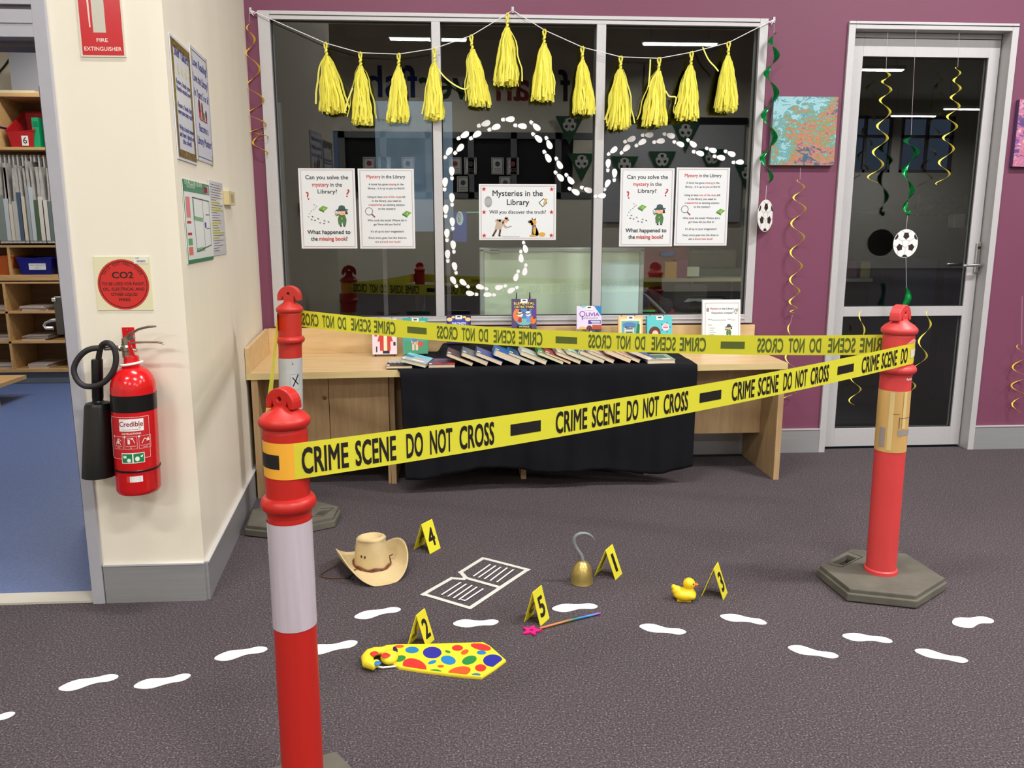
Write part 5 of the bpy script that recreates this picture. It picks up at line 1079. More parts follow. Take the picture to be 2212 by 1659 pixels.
p.build('label', o); p = Print(efn); p.rect(-.022, .052, .027, .072, C(232, 232, 232), 4).up(); p.rect(-.022, .052, -.012, .072, C(214, 60, 60)); 
for k in range(5): p.rect(-.008, .055+.0035*k, .02, .0558+.0035*k, C(120, 120, 120))
p.build('service_label', o)
VS = M('valve_nickel', (176, 168, 150), .28, metal=.9); LV = M('lever_steel', (150, 148, 140), .25, metal=.95)
zx = lambda x, y, Y=EY: tuple(T @ PY(x, y, Y))
b = MB(T.inverted().inverted() if 0 else None)
c_ = zx(273, 755); b.lathe([(.014, 0), (.014, .02), (.018, .022), (.018, .034), (.012, .04), (.012, .062)], VS, 14, (c_[0], 0, .452)); b.tube([zx(283, 752), zx(262, 752), zx(258, 752)], .011, VS, 6); b.tube([zx(258, 751), zx(226, 752)], .0085, STEEL, 12); b.tube([zx(285, 755), zx(296, 757)], .005, VS, 8); b.build('valve', o, smooth=True)
b = MB(); b.tube([zx(266, 733), zx(280, 722), zx(300, 711), zx(320, 706), zx(337, 705)], [.0045, .007, .007, .007, .005], LV, 8, flat=.6); b.build('upper_lever', o, smooth=True)
b = MB(); b.tube([zx(263, 745), zx(290, 740), (zx(316, 739)), zx(340, 739), zx(350, 741), zx(356, 744)], [.005, .006, .006, .006, .006, .004], LV, 8, flat=.6); b.build('lower_lever', o, smooth=True)
b = MB(); b.tube([zx(266, 742), zx(275, 732), zx(290, 728)], .008, LV, 6); b.build('lever_housing', o, smooth=True)
b = MB(); a_, c2 = zx(264, 707, YW), zx(293, 742, YW); b.box(a_[0], c2[0], .079, .083, c2[2]-.02, a_[2], ERED); b.ball((zx(276, 711, YW)[0], .078, a_[2]-.008), .002, .001, .002, STEEL, 8, 6); b.build('wall_bracket', o, bevel=.002)
b = MB(); t1_, t2_ = zx(280, 738, EY-.025), zx(285, 767, EY-.03); b.prism([(t1_[0]-.003, t1_[2]), (t1_[0]+.003, t1_[2]), (t2_[0]+.011, t2_[2]), (t2_[0]-.006, t2_[2])], -.034, -.033, ERED, plane='xz'); b.build('seal_tag', o)
HX = -.110
b = MB(); b.lathe([(.0515, .056), (.053, .056), (.0525, .06), (.041, .292), (.037, .302), (.020, .306), (.0165, .31), (.0165, .315), (.0175, .32), (.0175, .44), (.0165, .446), (.01, .448)], EBLK, 32, (-.1295, .004, 0), close=True); b.v = [(x+.075*z, y, z) for x, y, z in b.v]; b.build('horn', o, smooth=True)
b = MB(); L_ = []
cx_, cz_ = -.1035, .430
L_.append(zx(228, 752)); L_.append(zx(222, 752))
lp = [(222, 753), (208, 752), (190, 756), (174, 768), (162, 787), (160, 805), (169, 824), (184, 834), (204, 834), (224, 826), (241, 808), (250, 785), (249, 760), (240, 744), (228, 741), (219, 748), (215, 762), (213, 774)]
hs = []
for i, q_ in enumerate(lp): yy = -.02-.035*min(1, i/8.) if i < 14 else -.05+.05*(i-13)/4.; v_ = Vector(zx(q_[0], q_[1], EY+yy*.6)); hs.append(tuple(v_))
def crom(P, n=4):
    P = [Vector(p_) for p_ in P]; out = []
    for i in range(len(P)-1):
        p0, p1, p2, p3 = P[max(i-1, 0)], P[i], P[i+1], P[min(i+2, len(P)-1)]
        for k in range(n):
            t = k/n; out.append(.5*((2*p1)+(p2-p0)*t+(2*p0-5*p1+4*p2-p3)*t*t+(3*p1-p0-3*p2+p3)*t**3))
    out.append(P[-1]); return [tuple(v) for v in out]
b.tube(crom(hs), .0092, RBR, 12); b.build('hose', o, smooth=True)
b = MB(); v_ = zx(213, 774, EY); b.tube([zx(214, 768), zx(213, 776)], .0075, M('hex_brass', (120, 104, 60), .35, metal=.8), 6); b.build('hose_coupling', o)
b = MB(); b.box(-.06, -.03, .03, .083, .07, .078, EBLK); b.build('horn_clip', o)
# ================================================================ signs on the front-left wall
def wallsheet(name, label, cat, P0, w, h, ang, mat, t=.003, off=0, group=None, skew=0):
    o = thing(name, label, cat, tuple(P0), ang, group); b = MB(); b.box(0, w, -t-off, -off, 0, h, mat); b.build('sheet', o)
    return o, Print(lambda a, c, hh: (a, -t-off-hh, c))
o, p = wallsheet('safety_sign', 'square cream sign with a red CO2 disc, above the extinguisher', 'sign', (-1.182, YW, 1.027), .179, .175, 0, M('pale_green_card', (226, 222, 184), .5), .002)
K2 = C(40, 16, 14, .5); RS = C(206, 44, 38, .4); cx, cz, r = .089, .084, .082
p.ell(cx, cz, r, r*1.0, RS, n=48).up(); p.ring(cx, cz, r*.9, r*.93, K2, 48)
p.rect(cx-.062, cz+.025, cx+.062, cz+.075, RS).up() if 0 else None
for k, ch in enumerate('THIS EXTINGUISHER'):
    if ch == ' ': continue
    a = math.radians(60-k*120/16); p.text(ch, cx-r*.78*math.sin(a), cz+r*.78*math.cos(a), .0125, K2, bold=.03, rot=a)
p.up(); p.text('CO2', cx, cz+.021, .029, K2, bold=.05, width=.068)
for k, s_ in enumerate(('TO BE USED FOR PAINT,', 'OIL, ELECTRICAL AND', 'OTHER LIQUID', 'FIRES')): p.text(s_, cx, cz-.002-.0172*k, .0135, K2, bold=.035, width=(.137, .132, .084, .036)[k])
p.rect(.128, .152, .174, .174, C(232, 230, 220)).up(); p.text('CBT', .140, .166, .008, C(60, 60, 60))
for k in range(12): p.rect(.138+.0023*k, .156, .1392+.0023*k, .163, C(60, 60, 60))
p.build('printing', o)
o, p = wallsheet('safety_sign', 'red fire extinguisher sign at the top of the picture', 'sign', (-1.159, YW, 1.815), .137, .34, 0, M('clear_sign_border', (222, 216, 200), .12), .003)
RF = C(200, 44, 50, .2); w, h = .137, .34
p.rect(.006, .005, w-.006, h-.005, RF).up(); p.text('FIRE', w/2, .044, .0155, C(240, 226, 214, .3), bold=.025, width=.034); p.text('EXTINGUISHER', w/2, .018, .0165, C(240, 226, 214, .3), bold=.02, width=.112)
p.rect(.044, .071, .082, .26, C(200, 196, 180, .3)); p.poly([(.033, .086), (.037, .086), (.037, .3), (.029, .3)], C(232, 214, 200, .3)); p.rect(.05, .26, .076, .29, C(200, 196, 180, .3)); p.build('printing', o)
# ================================================================ notices on the angled wall
AW = (KN, CR); ua = Vector((CR[0]-KN[0], CR[1]-KN[1])); angW = math.atan2(ua.y, ua.x)
def onwall(x, y): return PL(x, y, *AW)
NB = C(44, 52, 130)
def angled(name, label, cat, tl, tr, br, bl, mat, **k):
    a, c, d, e = [onwall(*q_) for q_ in (tl, tr, br, bl)]; w = ((c-a).xy.length+(d-e).xy.length)/2; h = ((a.z-e.z)+(c.z-d.z))/2; base = (a+e)/2; base.z = (e.z+d.z)/2
    n = Vector((math.sin(angW), -math.cos(angW), 0))*.001; base = base+n
    o, p = wallsheet(name, label, cat, base, w, h, angW, mat, **k); return o, p, w, h
o, p, w, h = angled('wall_poster', 'laminated poster with three stars and a mosaic border, the left of the upper pair', 'poster', (363.3, 79), (406, 102.5), (424, 349.4), (383.5, 351.4), M('gloss_laminate', (226, 228, 238), .2))
BOR = M('mosaic_border', (120, 96, 40), .3, var=.75, vscale=70)
p.frame(.008, .008, w-.008, h-.008, .026, BOR); p.up(); 
for s_, v, sz in (('Shelf Talkers!', .855, .044), ('Know a book your', .63, .024), ('friends would love?', .575, .024), ('Know a book that', .44, .024), ('everyone must read?', .385, .024), ('Write a book review', .255, .024), ('and have it placed on', .2, .024), ('the shelf.', .145, .024)): p.text(s_, w*.52, h*v, sz, NB, bold=.035, width=min(w*.72, len(s_)*sz*.56))
for k in range(3): p.star(w*(.32+.19*k), h*.755, .02, C(206, 206, 150))
p.build('printing', o)
o, p, w, h = angled('wall_poster', 'laminated Love Reading poster with children at a table, the right of the upper pair', 'poster', (407, 103), (443, 120), (460, 352), (425, 350.6), M('gloss_laminate', (226, 228, 238), .2))
p.frame(.012, .012, w-.012, h-.012, .003, C(50, 56, 90)); p.up()
for s_, v, sz in (('Love Reading?', .835, .042), ('Love the Library?', .7, .042), ('In Years 5 or 6?', .57, .04), ('Become a', .27, .04), ('Library Monitor!', .15, .04)): p.text(s_, w*.5, h*v, sz, NB, bold=.03, width=min(w*.84, len(s_)*sz*.5))
p.rect(w*.3, h*.375, w*.75, h*.385, C(150, 60, 50)); p.ell(w*.32, h*.5, .018, .025, C(110, 50, 40)); p.rect(w*.27, h*.39, w*.4, h*.47, C(190, 60, 60)); p.ell(w*.48, h*.49, .016, .022, C(120, 60, 50)); p.rect(w*.44, h*.39, w*.6, h*.46, C(120, 90, 70)); p.ell(w*.7, h*.44, .016, .022, C(70, 60, 70)); p.rect(w*.64, h*.39, w*.75, h*.43, C(214, 160, 140))
for u, v in ((.06, .93), (.92, .95), (.06, .04), (.92, .04)): p.rect(w*u-.006, h*v-.02, w*u+.006, h*v+.02, C(180, 170, 90))
p.build('printing', o)
o, p, w, h = angled('evacuation_plan', 'green headed evacuation diagram on the angled wall', 'notice', (390.6, 395), (448, 391.6), (458.7, 554.4), (405.6, 577), M('plan_card', (220, 226, 222), .35))
GP = C(30, 120, 76, .4); GL = C(120, 170, 130); GY_ = C(80, 84, 88)
p.rect(0, h*.86, w, h, GP); p.rect(0, 0, w, h*.045, GP); p.rect(0, 0, w*.02, h, GP); p.rect(w*.74, h*.87, w*.97, h*.975, C(236, 236, 232)).up(); p.rect(w*.79, h*.885, w*.92, h*.96, C(130, 30, 44)); p.text('EVACUATION', w*.38, h*.945, .026, C(206, 226, 206), bold=.02, width=w*.62); p.text('DIAGRAM', w*.28, h*.91, .014, C(206, 226, 206), width=w*.3)
p.rect(w*.06, h*.55, w*.2, h*.8, C(214, 130, 130)); p.rect(w*.06, h*.1, w*.2, h*.2, C(206, 110, 100)); p.rect(w*.06, h*.22, w*.2, h*.3, C(90, 160, 110)); p.rect(w*.06, h*.48, w*.2, h*.51, C(190, 40, 40)); p.rect(w*.06, h*.34, w*.2, h*.37, C(190, 40, 40))
p.line([(w*.3, h*.8), (w*.95, h*.78), (w*.95, h*.2), (w*.35, h*.13), (w*.3, h*.8)], .004, GY_); p.line([(w*.68, h*.79), (w*.68, h*.16)], .003, GY_); p.line([(w*.3, h*.55), (w*.65, h*.53)], .014, GL); p.line([(w*.36, h*.15), (w*.66, h*.16)], .014, GL); p.line([(w*.33, h*.78), (w*.33, h*.55)], .01, GL); p.rect(w*.72, h*.43, w*.78, h*.5, C(60, 70, 160)); p.line([(w*.78, h*.6), (w*.93, h*.6)], .003, GY_); p.line([(w*.78, h*.42), (w*.93, h*.42)], .003, GY_)
p.build('printing', o)
o, p, w, h = angled('notice_sheet', 'white text notice with yellow highlighting, right of the evacuation diagram', 'notice', (448, 392), (478.5, 393), (486.6, 546.8), (459.5, 555), M('gloss_sheet', (214, 214, 218), .15))
random.seed(5)
for k in range(27):
    v = .95-.034*k; L_ = random.uniform(.35, .86)
    if k in (7, 9, 10, 15, 16, 18, 19, 21): p.rect(w*.06, h*(v-.012), w*(.1+L_), h*(v+.012), C(214, 212, 90))
    p.up(.00002); p.rect(w*.08, h*(v-.004), w*(.08+L_), h*(v+.004), C(96, 96, 100))
p.build('printing', o)
o, p, w, h = angled('wall_sensor', 'small beige sensor box with slots on the angled wall', 'sensor', (482, 414), (496, 414), (496, 443), (483, 443), M('beige_plastic', (206, 190, 140), .5), t=.022)
for k in range(9): p.rect(w*.3, h*(.2+.07*k), w*.75, h*(.225+.07*k), C(110, 96, 60))
p.build('slots', o)
# ================================================================ storeroom shelf unit and its contents
SY = 2.5; SD = .42; sx = lambda x, y=500: PY(x, y, SY).x
SWOOD = wood('shelf_maple', (190, 150, 96), (210, 170, 116), (1, 10, 10), .5)
su = thing('shelf_unit', 'tall maple shelving unit of pigeonholes in the storeroom', 'shelf', (-3.8, SY, 0)); T = relM(su)
xr = -3.22; xl = -5.2
for z0, z1 in ((2.312, 2.34), (1.905, 1.927), (1.135, 1.155), (.866, .912), (.84, .855), (.595, .612), (.345, .362), (.1, .125)):
    b = MB(T); b.box(xl, xr, SY, SY+SD, z0, z1, SWOOD); b.build('shelf', su)
for x, z0, z1 in ((-3.628, 1.927, 2.312), (-3.665, .912, 1.135), (-3.735, .125, .84), (-4.4, .125, 2.312), (xr-.02, .125, 2.312)):
    b = MB(T); b.box(x-.01, x+.01, SY, SY+SD-.02, z0, z1, SWOOD); b.build('divider', su)
b = MB(T); b.box(xl, xr, SY+SD-.015, SY+SD, .1, 2.34, wood('shelf_back', (120, 88, 56), (140, 104, 68), (1, 10, 10), .6)); b.build('back_panel', su)
b = MB(T); b.box(xl, xr, SY+.04, SY+.06, 0, .1, M('grey_plinth', (110, 116, 122), .5)); b.build('plinth', su)
b = MB(T); b.tube([(xl, SY+.12, 1.86), (xr, SY+.12, 1.86)], .008, STEEL, 8); b.build('hanging_rail', su, smooth=True)
def bin_(label, x0, x1, z0, h, col, Y, lab=None, open_=False):
    o = thing('storage_tub', label, 'storage tub', ((x0+x1)/2, Y, z0)); w = (x1-x0)/2; m = M('tub_%d_%d_%d' % col, col, .35); b = MB(); d = .3; s_ = .8
    t = .006
    lo = [(-w*s_, 0, 0), (w*s_, 0, 0), (w*s_, d, 0), (-w*s_, d, 0)]; hb = h*1.55 if open_ else h
    hi = [(-w, -.02, h*.62 if open_ else h), (w, -.02, h*.62 if open_ else h), (w, d, hb), (-w, d, hb)]
    for i in range(4):
        j = (i+1) % 4; A, B_, C2, D = Vector(lo[i]), Vector(lo[j]), Vector(hi[j]), Vector(hi[i]); n = (B_-A).cross(D-A).normalized()*-t
        b.hexa([A, B_, B_+n, A+n], [D, C2, C2+n, D+n], m)
    b.box(-w*s_, w*s_, 0, d, 0, t, m); b.build('body', o)
    b = MB(); r_ = .012
    b.tube([tuple(Vector(q_)) for q_ in hi], .008, m, 6, closed=True); b.build('rim', o)
    if lab:
        p = Print(lambda a, c, hh: (a, -.012-.0-hh-c*.02, c)); lab(p, w, h*.62 if open_ else h); p.build('label_card', o)
    return o
bin_('red open tub labelled 6 on the storeroom shelf', sx(14, 290), sx(72, 290), 1.928, .2, (176, 28, 30), SY+.02, lambda p, w, h: (p.rect(w*.05, h*.08, w*.55, h*.85, C(226, 220, 214)), p.up(), p.text('6', w*.3, h*.22, .07, C(50, 46, 46), bold=.02)), True)
bin_('dark blue tub with a white label on the storeroom shelf', sx(37, 580), sx(113, 580), .913, .135, (24, 24, 120), SY+.02, lambda p, w, h: (p.rect(-w*.35, h*.3, w*.62, h*.68, C(220, 218, 220)), p.up(), p.text('YEAR CURRICULUM', w*.14, h*.54, .014, C(80, 80, 90)), p.text('UNIT 1', w*.14, h*.38, .014, C(80, 80, 90))))
bin_('orange tub at the left edge of the storeroom shelf', sx(-45, 580), sx(30, 580), .913, .15, (176, 84, 24), SY+.03)
bin_('dark violet tub at the far left of the top shelf', sx(-60, 290), sx(2, 290), 1.928, .15, (40, 30, 90), SY+.02)
o = thing('folder', 'bright green folder right of the red tub', 'folder', (sx(68, 300), SY+.03, 1.928)); b = MB(); b.box(0, .052, 0, .26, 0, .23, M('green_card', (0, 150, 96), .5)); b.build('cover', o); b = MB(); b.box(.006, .046, -.002, .0, .16, .2, C(0, 110, 70)); b.build('title_strip', o)
o = thing('display_board', 'grey board standing on top of the storeroom shelves', 'board', (sx(9, 170), SY+.1, 2.341)); b = MB(); b.box(0, .42, 0, .02, 0, .33, M('grey_board', (150, 150, 156), .5)); b.build('board', o); b = MB(); b.box(-.01, .43, -.004, .024, 0, .012, GREYD); b.build('edge_trim', o)
o = thing('cardboard_strip', 'cream card stack lying on top of the storeroom shelves', 'card', (sx(-20, 200), SY+.01, 2.341)); b = MB(); b.box(0, .33, 0, .08, 0, .02, M('cream_card', (220, 208, 170), .6)); b.build('card', o)
o = thing('wall_cable', 'black cable on the storeroom wall above the shelves', 'cable', (-3.6, 2.98, 2.6)); T2 = relM(o)
b = MB(T2); b.tube(crom([tuple(PY(*q_, 2.985)) for q_ in ((18, 60), (23, 95), (23, 120), (12, 140), (-5, 160))]), .008, BLACK, 6); b.build('cable', o, smooth=True)
random.seed(11)
bagc = [(190, 184, 176), (176, 176, 172), (150, 156, 158), (120, 130, 124), (200, 190, 170), (96, 110, 110), (70, 90, 60), (70, 84, 104), (180, 186, 190), (206, 200, 190)]
for k in range(17):
    x = sx(-40+9.2*k, 430)+random.uniform(-.004, .004); cc = random.choice(bagc); tw = random.uniform(-.06, .06)
    o = thing('hanging_bag', 'clear book bag on the storeroom rail, '+ORD[k]+' from the left of its row', 'bag', (x, SY+.12, 1.16), 0, 'clear book bags on the storeroom rail'); w = random.uniform(.012, .02)
    hgt = random.uniform(.6, .66)
    b = MB(); b.add([(-w, -.14, .01), (w, -.14, .01), (w, .14, .01), (-w, .14, .01), (-w*.5+tw*.3, -.14, hgt), (w*.5+tw*.3, -.14, hgt), (w*.5+tw*.3, .14, hgt), (-w*.5+tw*.3, .14, hgt)], [(0, 3, 2, 1), (4, 5, 6, 7), (0, 1, 5, 4), (1, 2, 6, 5), (2, 3, 7, 6), (3, 0, 4, 7)], M('bag_clear_%d' % (k % 3), (170, 166, 160), .25, var=.25, vscale=14)); b.build('bag', o)
    b = MB(); b.box(-w*1.02, w*1.02, -.144, .1, .03, random.uniform(.3, .5), M('bagc_%d_%d_%d' % cc, cc, .5)); b.build('contents', o)
    b = MB(); b.box(-.006, .006, -.02, .02, hgt, .715, WHITE); b.build('hanger_hook', o)
random.seed(2)
for (x0, x1, z) in ((sx(28, 660), sx(98, 660), .612), (sx(38, 730), sx(100, 730), .362), (sx(50, 790), sx(104, 790), .125), (sx(-50, 670), sx(14, 670), .612), (sx(-50, 735), sx(16, 735), .362), (sx(-50, 795), sx(28, 795), .125)):
    for k in range(3):
        o = thing('paper_bundle', ('bottom', 'middle', 'top')[k]+' paper bundle in the %s pigeonhole of the %s column' % (('upper', 'middle', 'lowest')[[.612, .362, .125].index(z)], 'left' if x0 < sx(0, 700) else 'right'), 'papers', ((x0+x1)/2+random.uniform(-.02, .02), SY+.05, z+.001+.013*k), random.uniform(-.12, .12), 'paper bundles in the pigeonholes'); w = (x1-x0)/2*random.uniform(.75, .9)
        c_ = random.choice([(206, 196, 190), (150, 140, 134), (224, 214, 208)]); b = MB(); b.box(-w, w, 0, .3, 0, .010, M('pap_%d' % c_[0], c_, .7)); b.box(-w*.9, w*.9, -.004, .29, .010, .012, C(196, 186, 180)); b.build('sheets', o)
o = thing('wooden_post', 'pale wooden leg of a table at the left edge of the storeroom', 'table', tuple(PZ(-14, 880))); b = MB(); b.box(-.05, .035, -.03, .03, 0, .14, SWOOD); b.box(-.5, .05, -.05, .4, .14, .17, SWOOD); b.build('leg', o)
# ================================================================ tassel garland
GYL = M('yellow_tissue', (255, 249, 112), .75); trans(GYL, .28)
TY_ = -.045
kn = [(541, 22), (703, 93), (778, 114), (861, 117), (938, 105), (1018, 77), (1096, 30), (1107, 22), (1176, 65), (1258, 102), (1341, 123), (1424, 126), (1494, 113), (1574, 92), (1672, 42)]
KP = [PY(x, y, TY_ if 0 < i < len(kn)-1 and i != 7 else -.02) for i, (x, y) in enumerate(kn)]
o = thing('garland_cord', 'white cord of the tassel garland hung from three wall hooks', 'cord', tuple(KP[7])); T = relM(o)
b = MB(T); b.tube([tuple(p_) for p_ in KP], .0022, WHITE, 6); b.build('cord', o, smooth=True)
b = MB(T)
for (x, y), d in ((kn[0], 1), (kn[-1], -1)):
    p_ = PY(x, y, -.018); b.tube([tuple(p_), tuple(p_+Vector((d*.02, -.004, -.018))), tuple(p_+Vector((d*.035, 0, -.006)))], .002, WHITE, 5); b.tube([tuple(p_), tuple(p_+Vector((d*.014, -.004, -.026)))], .002, WHITE, 5)
b.build('cord_knot', o)
for i, nm in ((0, 'left'), (7, 'middle'), (14, 'right')):
    p_ = PY(*kn[i], -.001); h_ = thing('adhesive_hook', 'clear adhesive hook holding the %s end of the garland cord' % nm if i != 7 else 'clear adhesive hook holding the middle peak of the garland cord', 'hook', (p_.x, -.0012 if i != 7 else -.017, p_.z-.006))
    b = MB(); b.box(-.006, .006, -.004, 0, -.012, .018, M('clear_hook_plastic', (206, 206, 222), .2)); b.tube([(0, -.004, -.004), (0, -.016, -.006), (0, -.018, .004)], .002, M('clear_hook_plastic', (206, 206, 222), .2), 6); b.build('hook', h_, smooth=True, bevel=.001)
tas = [(1, 720, 244, 27), (2, 784, 268, 23), (3, 858, 264, 25), (4, 938, 258, 22), (5, 1036, 229, 25), (6, 1093, 184, 27), (8, 1171, 217, 24), (9, 1262, 246, 25), (10, 1337, 278, 25), (11, 1413, 272, 28), (12, 1483, 259, 26), (13, 1570, 241, 25)]
onm = ['leftmost', 'second from the left', 'third from the left', 'fourth from the left', 'fifth from the left', 'highest, at the peak', 'first right of the peak', 'second right of the peak', 'third right of the peak, fullest', 'fourth from the right end', 'second from the right end', 'rightmost']
onm[9] = 'third from the right end'
for ti, (ki, bx, by, wpx) in enumerate(tas):
    top = KP[ki]; bot = PY(bx, by, TY_); R_ = wpx/1761*4.5*.98; L_ = top.z-bot.z; dx = bot.x-top.x
    o = thing('tissue_tassel', 'yellow tissue tassel on the garland, '+onm[ti], 'tassel', (top.x, TY_, top.z), 0, 'yellow tissue tassels'); random.seed(100+ti)
    neck = .055+.01*random.random(); loopd = dx*.15
    b = MB()
    hd = [(0, -.006, .004), (.007, -.004, -.006), (.005, 0, -.022), (0, 0, -.034), (-.005, 0, -.022), (-.007, .004, -.006), (0, .006, .004)]
    b.tube(hd, .005, GYL, 7)
    b.tube([(loopd*t+.003*math.sin(t*12), .003*math.cos(t*12), -.03-neck*.6*t) for t in [i/10 for i in range(11)]], [.0065+.001*math.sin(i*2.4) for i in range(11)], GYL, 8)
    b.build('twisted_loop', o, smooth=True)
    V = []; F = []; nst = 130
    b = MB(); z0 = -.03-neck*.55
    for s_ in range(nst):
        a = random.uniform(0, 2*math.pi); rr = math.sqrt(random.random()); Ls = (L_+z0)*random.uniform(.88, 1.03); w = random.uniform(.007, .0115)
        bx_, by_ = R_*rr*math.cos(a), R_*.55*rr*math.sin(a); ph = random.uniform(0, 6); am = random.uniform(.001, .006)
        if random.random() < .05: bx_ *= 1.4; Ls *= .95
        ns_ = 8; ta = random.uniform(-1.1, 1.1)
        for i in range(ns_+1):
            t = i/ns_; g = .12+.88*t**.62; x = loopd+(dx-loopd)*t+bx_*g+am*math.sin(ph+t*13); y = by_*g+am*math.cos(ph+t*6); z = z0-Ls*t
            wv = w*(.25+.75*min(1, t/.3)); ca, sa = math.cos(ta+t*random.uniform(-.2, .2)), math.sin(ta)
            V += [(x-wv/2*ca, y-wv/2*sa, z), (x+wv/2*ca, y+wv/2*sa, z)]
        o_ = s_*(ns_+1)*2
        for i in range(ns_): F.append((o_+2*i, o_+2*i+1, o_+2*i+3, o_+2*i+2))
    b.add(V, F, GYL); b.build('fringe', o, kind='stuff')
# stray strips
for pts_, lb in (([(946, 148), (960, 166), (980, 182), (1000, 192), (1010, 190), (1016, 178)], 'loose yellow tissue strip sagging between the fourth and fifth tassels'), ([(762, 190), (752, 215), (744, 244)], 'loose yellow tissue strip between the first two tassels'),
                 ([(1405, 128), (1404, 150), (1401, 188)], 'loose yellow tissue strip hanging left of the third tassel from the right end'), ([(1518, 102), (1530, 128), (1545, 145), (1552, 154)], 'loose yellow tissue strip left of the rightmost tassel'), ([(1438, 196), (1446, 208), (1460, 210), (1458, 225)], 'loose yellow tissue strip before the second tassel from the right end')):
    Pp = [PY(x, y, TY_-.004) for x, y in pts_]; o = thing('tissue_strip', lb, 'paper strip', tuple(Pp[0])); b = MB(relM(o)); V = []; F = []; cr_ = crom([tuple(p_) for p_ in Pp], 4)
    for i, p_ in enumerate(cr_): q_ = Vector(cr_[min(i+1, len(cr_)-1)])-Vector(cr_[max(i-1, 0)]); n = Vector((-q_.z, 0, q_.x)).normalized()*.0035; V += [tuple(Vector(p_)-n), tuple(Vector(p_)+n)]
    for i in range(len(cr_)-1): F.append((2*i, 2*i+1, 2*i+3, 2*i+2))
    b.add(V, F, M('pale_yellow_tissue', (240, 234, 120), .7)); b.build('strip', o, solid=.0003)
# ================================================================ hanging spirals
YRB = M('gold_yellow_ribbon', (240, 196, 60), .25, metal=.25); YRB2 = M('lemon_ribbon', (240, 224, 90), .25, metal=.1); GFO = M('green_metal_foil', (20, 150, 74), .16, metal=.7)
def spiral(name, label, cat, path, amps, turns, width, mat, Y, group=None, ph=0, thread=None, depth=.7, off=None):
    """helical ribbon around a curve given in pixels on the plane y = Y"""
    P = [PY(x, y, Y) for x, y in path]; cr_ = crom([tuple(p_) for p_ in P], 12) if len(P) > 2 else [tuple(P[0].lerp(P[1], i/24)) for i in range(25)]
    o = thing(name, label, cat, tuple(P[0]), 0, group); V = []; F = []; n = max(60, int(turns*22)); T = relM(o)
    for i in range(n+1):
        t = i/n; f = t*(len(cr_)-1); k = min(int(f), len(cr_)-2); c = Vector(cr_[k]).lerp(Vector(cr_[k+1]), f-k)
        ka = t*(len(amps)-1); j = min(int(ka), len(amps)-2); am = (amps[j]+(amps[j+1]-amps[j])*(ka-j))/1761*(4.5+Y); a = ph+2*math.pi*turns*t
        w = width*(.35+.65*min(1, min(t, 1-t)*8)); r0, r1 = max(.002, am-w*.75), am+w*.25; V += [(c.x+r0*math.cos(a), c.y+r0*depth*math.sin(a), c.z-w*.1), (c.x+r1*math.cos(a), c.y+r1*depth*math.sin(a), c.z+w*.1)]
    for i in range(n): F.append((2*i, 2*i+2, 2*i+3, 2*i+1))
    b = MB(T); b.add(V, F, mat); b.build('ribbon', o, smooth=True, solid=.0005, sharp=0)
    if thread: q_ = PY(*thread, Y); b = MB(T); b.tube([tuple(q_), tuple(P[0])], .0008, M('clear_thread', (210, 190, 200), .3), 5); b.build('thread', o)
    return o
spiral('spiral_streamer', 'gold spiral streamer in the corner left of the big window', 'streamer', [(538, 47), (543, 110), (550, 200), (556, 270), (563, 300)], [4, 9, 14, 17, 18, 17, 17], 5.2, .010, YRB, -.03, 'gold spiral streamers', thread=(539, 24), ph=1)
spiral('spiral_streamer', 'short gold curl at the bottom of the left corner streamer', 'streamer', [(553, 285), (562, 315), (566, 335)], [13, 14, 12], 1.1, .009, YRB, -.03, ph=.5)
spiral('spiral_streamer', 'long gold spiral streamer below the marbled canvas', 'streamer', [(1728, 388), (1726, 440), (1722, 520), (1718, 600), (1714, 660), (1712, 677)], [6, 14, 16, 14, 12, 9, 4], 6.6, .011, YRB2, -.035, 'gold spiral streamers', thread=(1729, 362), ph=2.6)
spiral('spiral_streamer', 'gold spiral streamer behind the yellow tape, left of the glazed door', 'streamer', [(1708, 697), (1708, 760), (1708, 820), (1702, 862)], [5, 12, 15, 14], 3.2, .010, YRB2, -.035, 'gold spiral streamers', thread=(1712, 680), ph=1.2)
spiral('spiral_streamer', 'gold spiral streamer cut off by the right edge of the picture', 'streamer', [(2207, 745), (2203, 800), (2199, 850), (2194, 895)], [10, 17, 18, 12, 9], 3.8, .010, YRB, -.035, 'gold spiral streamers', thread=(2208, 640), ph=2)
YD = .0
spiral('spiral_streamer', 'yellow spiral streamer before the left side of the upper door glass', 'streamer', [(1914, 148), (1914, 200), (1904, 300), (1886, 395)], [5, 10, 13, 14, 15, 15], 5.6, .014, YRB2, YD, 'yellow spiral streamers before the door glass', depth=.45, thread=(1918, 70), ph=1.5)
spiral('spiral_streamer', 'yellow spiral streamer before the right side of the upper door glass', 'streamer', [(2069, 145), (2064, 210), (2050, 300), (2034, 400)], [5, 9, 12, 14, 15, 14], 6.2, .014, YRB2, YD, 'yellow spiral streamers before the door glass', depth=.45, thread=(2072, 70), ph=2.4)
spiral('spiral_streamer', 'yellow spiral streamer before the lower door pane, at its left', 'streamer', [(1861, 668), (1860, 740), (1850, 820), (1843, 874)], [5, 8, 16, 14, 10], 3.6, .010, YRB2, .0, 'yellow spiral streamers before the lower door pane', ph=1, depth=.45)
spiral('spiral_streamer', 'yellow spiral streamer before the lower door pane, right of the bollard', 'streamer', [(2006, 672), (1996, 740), (1970, 820), (1962, 866)], [4, 12, 18, 12, 9], 3.4, .012, YRB2, .0, 'yellow spiral streamers before the lower door pane', ph=2.5, depth=.45)
BW, BD = C(238, 242, 236, .4), C(52, 30, 38, .4)
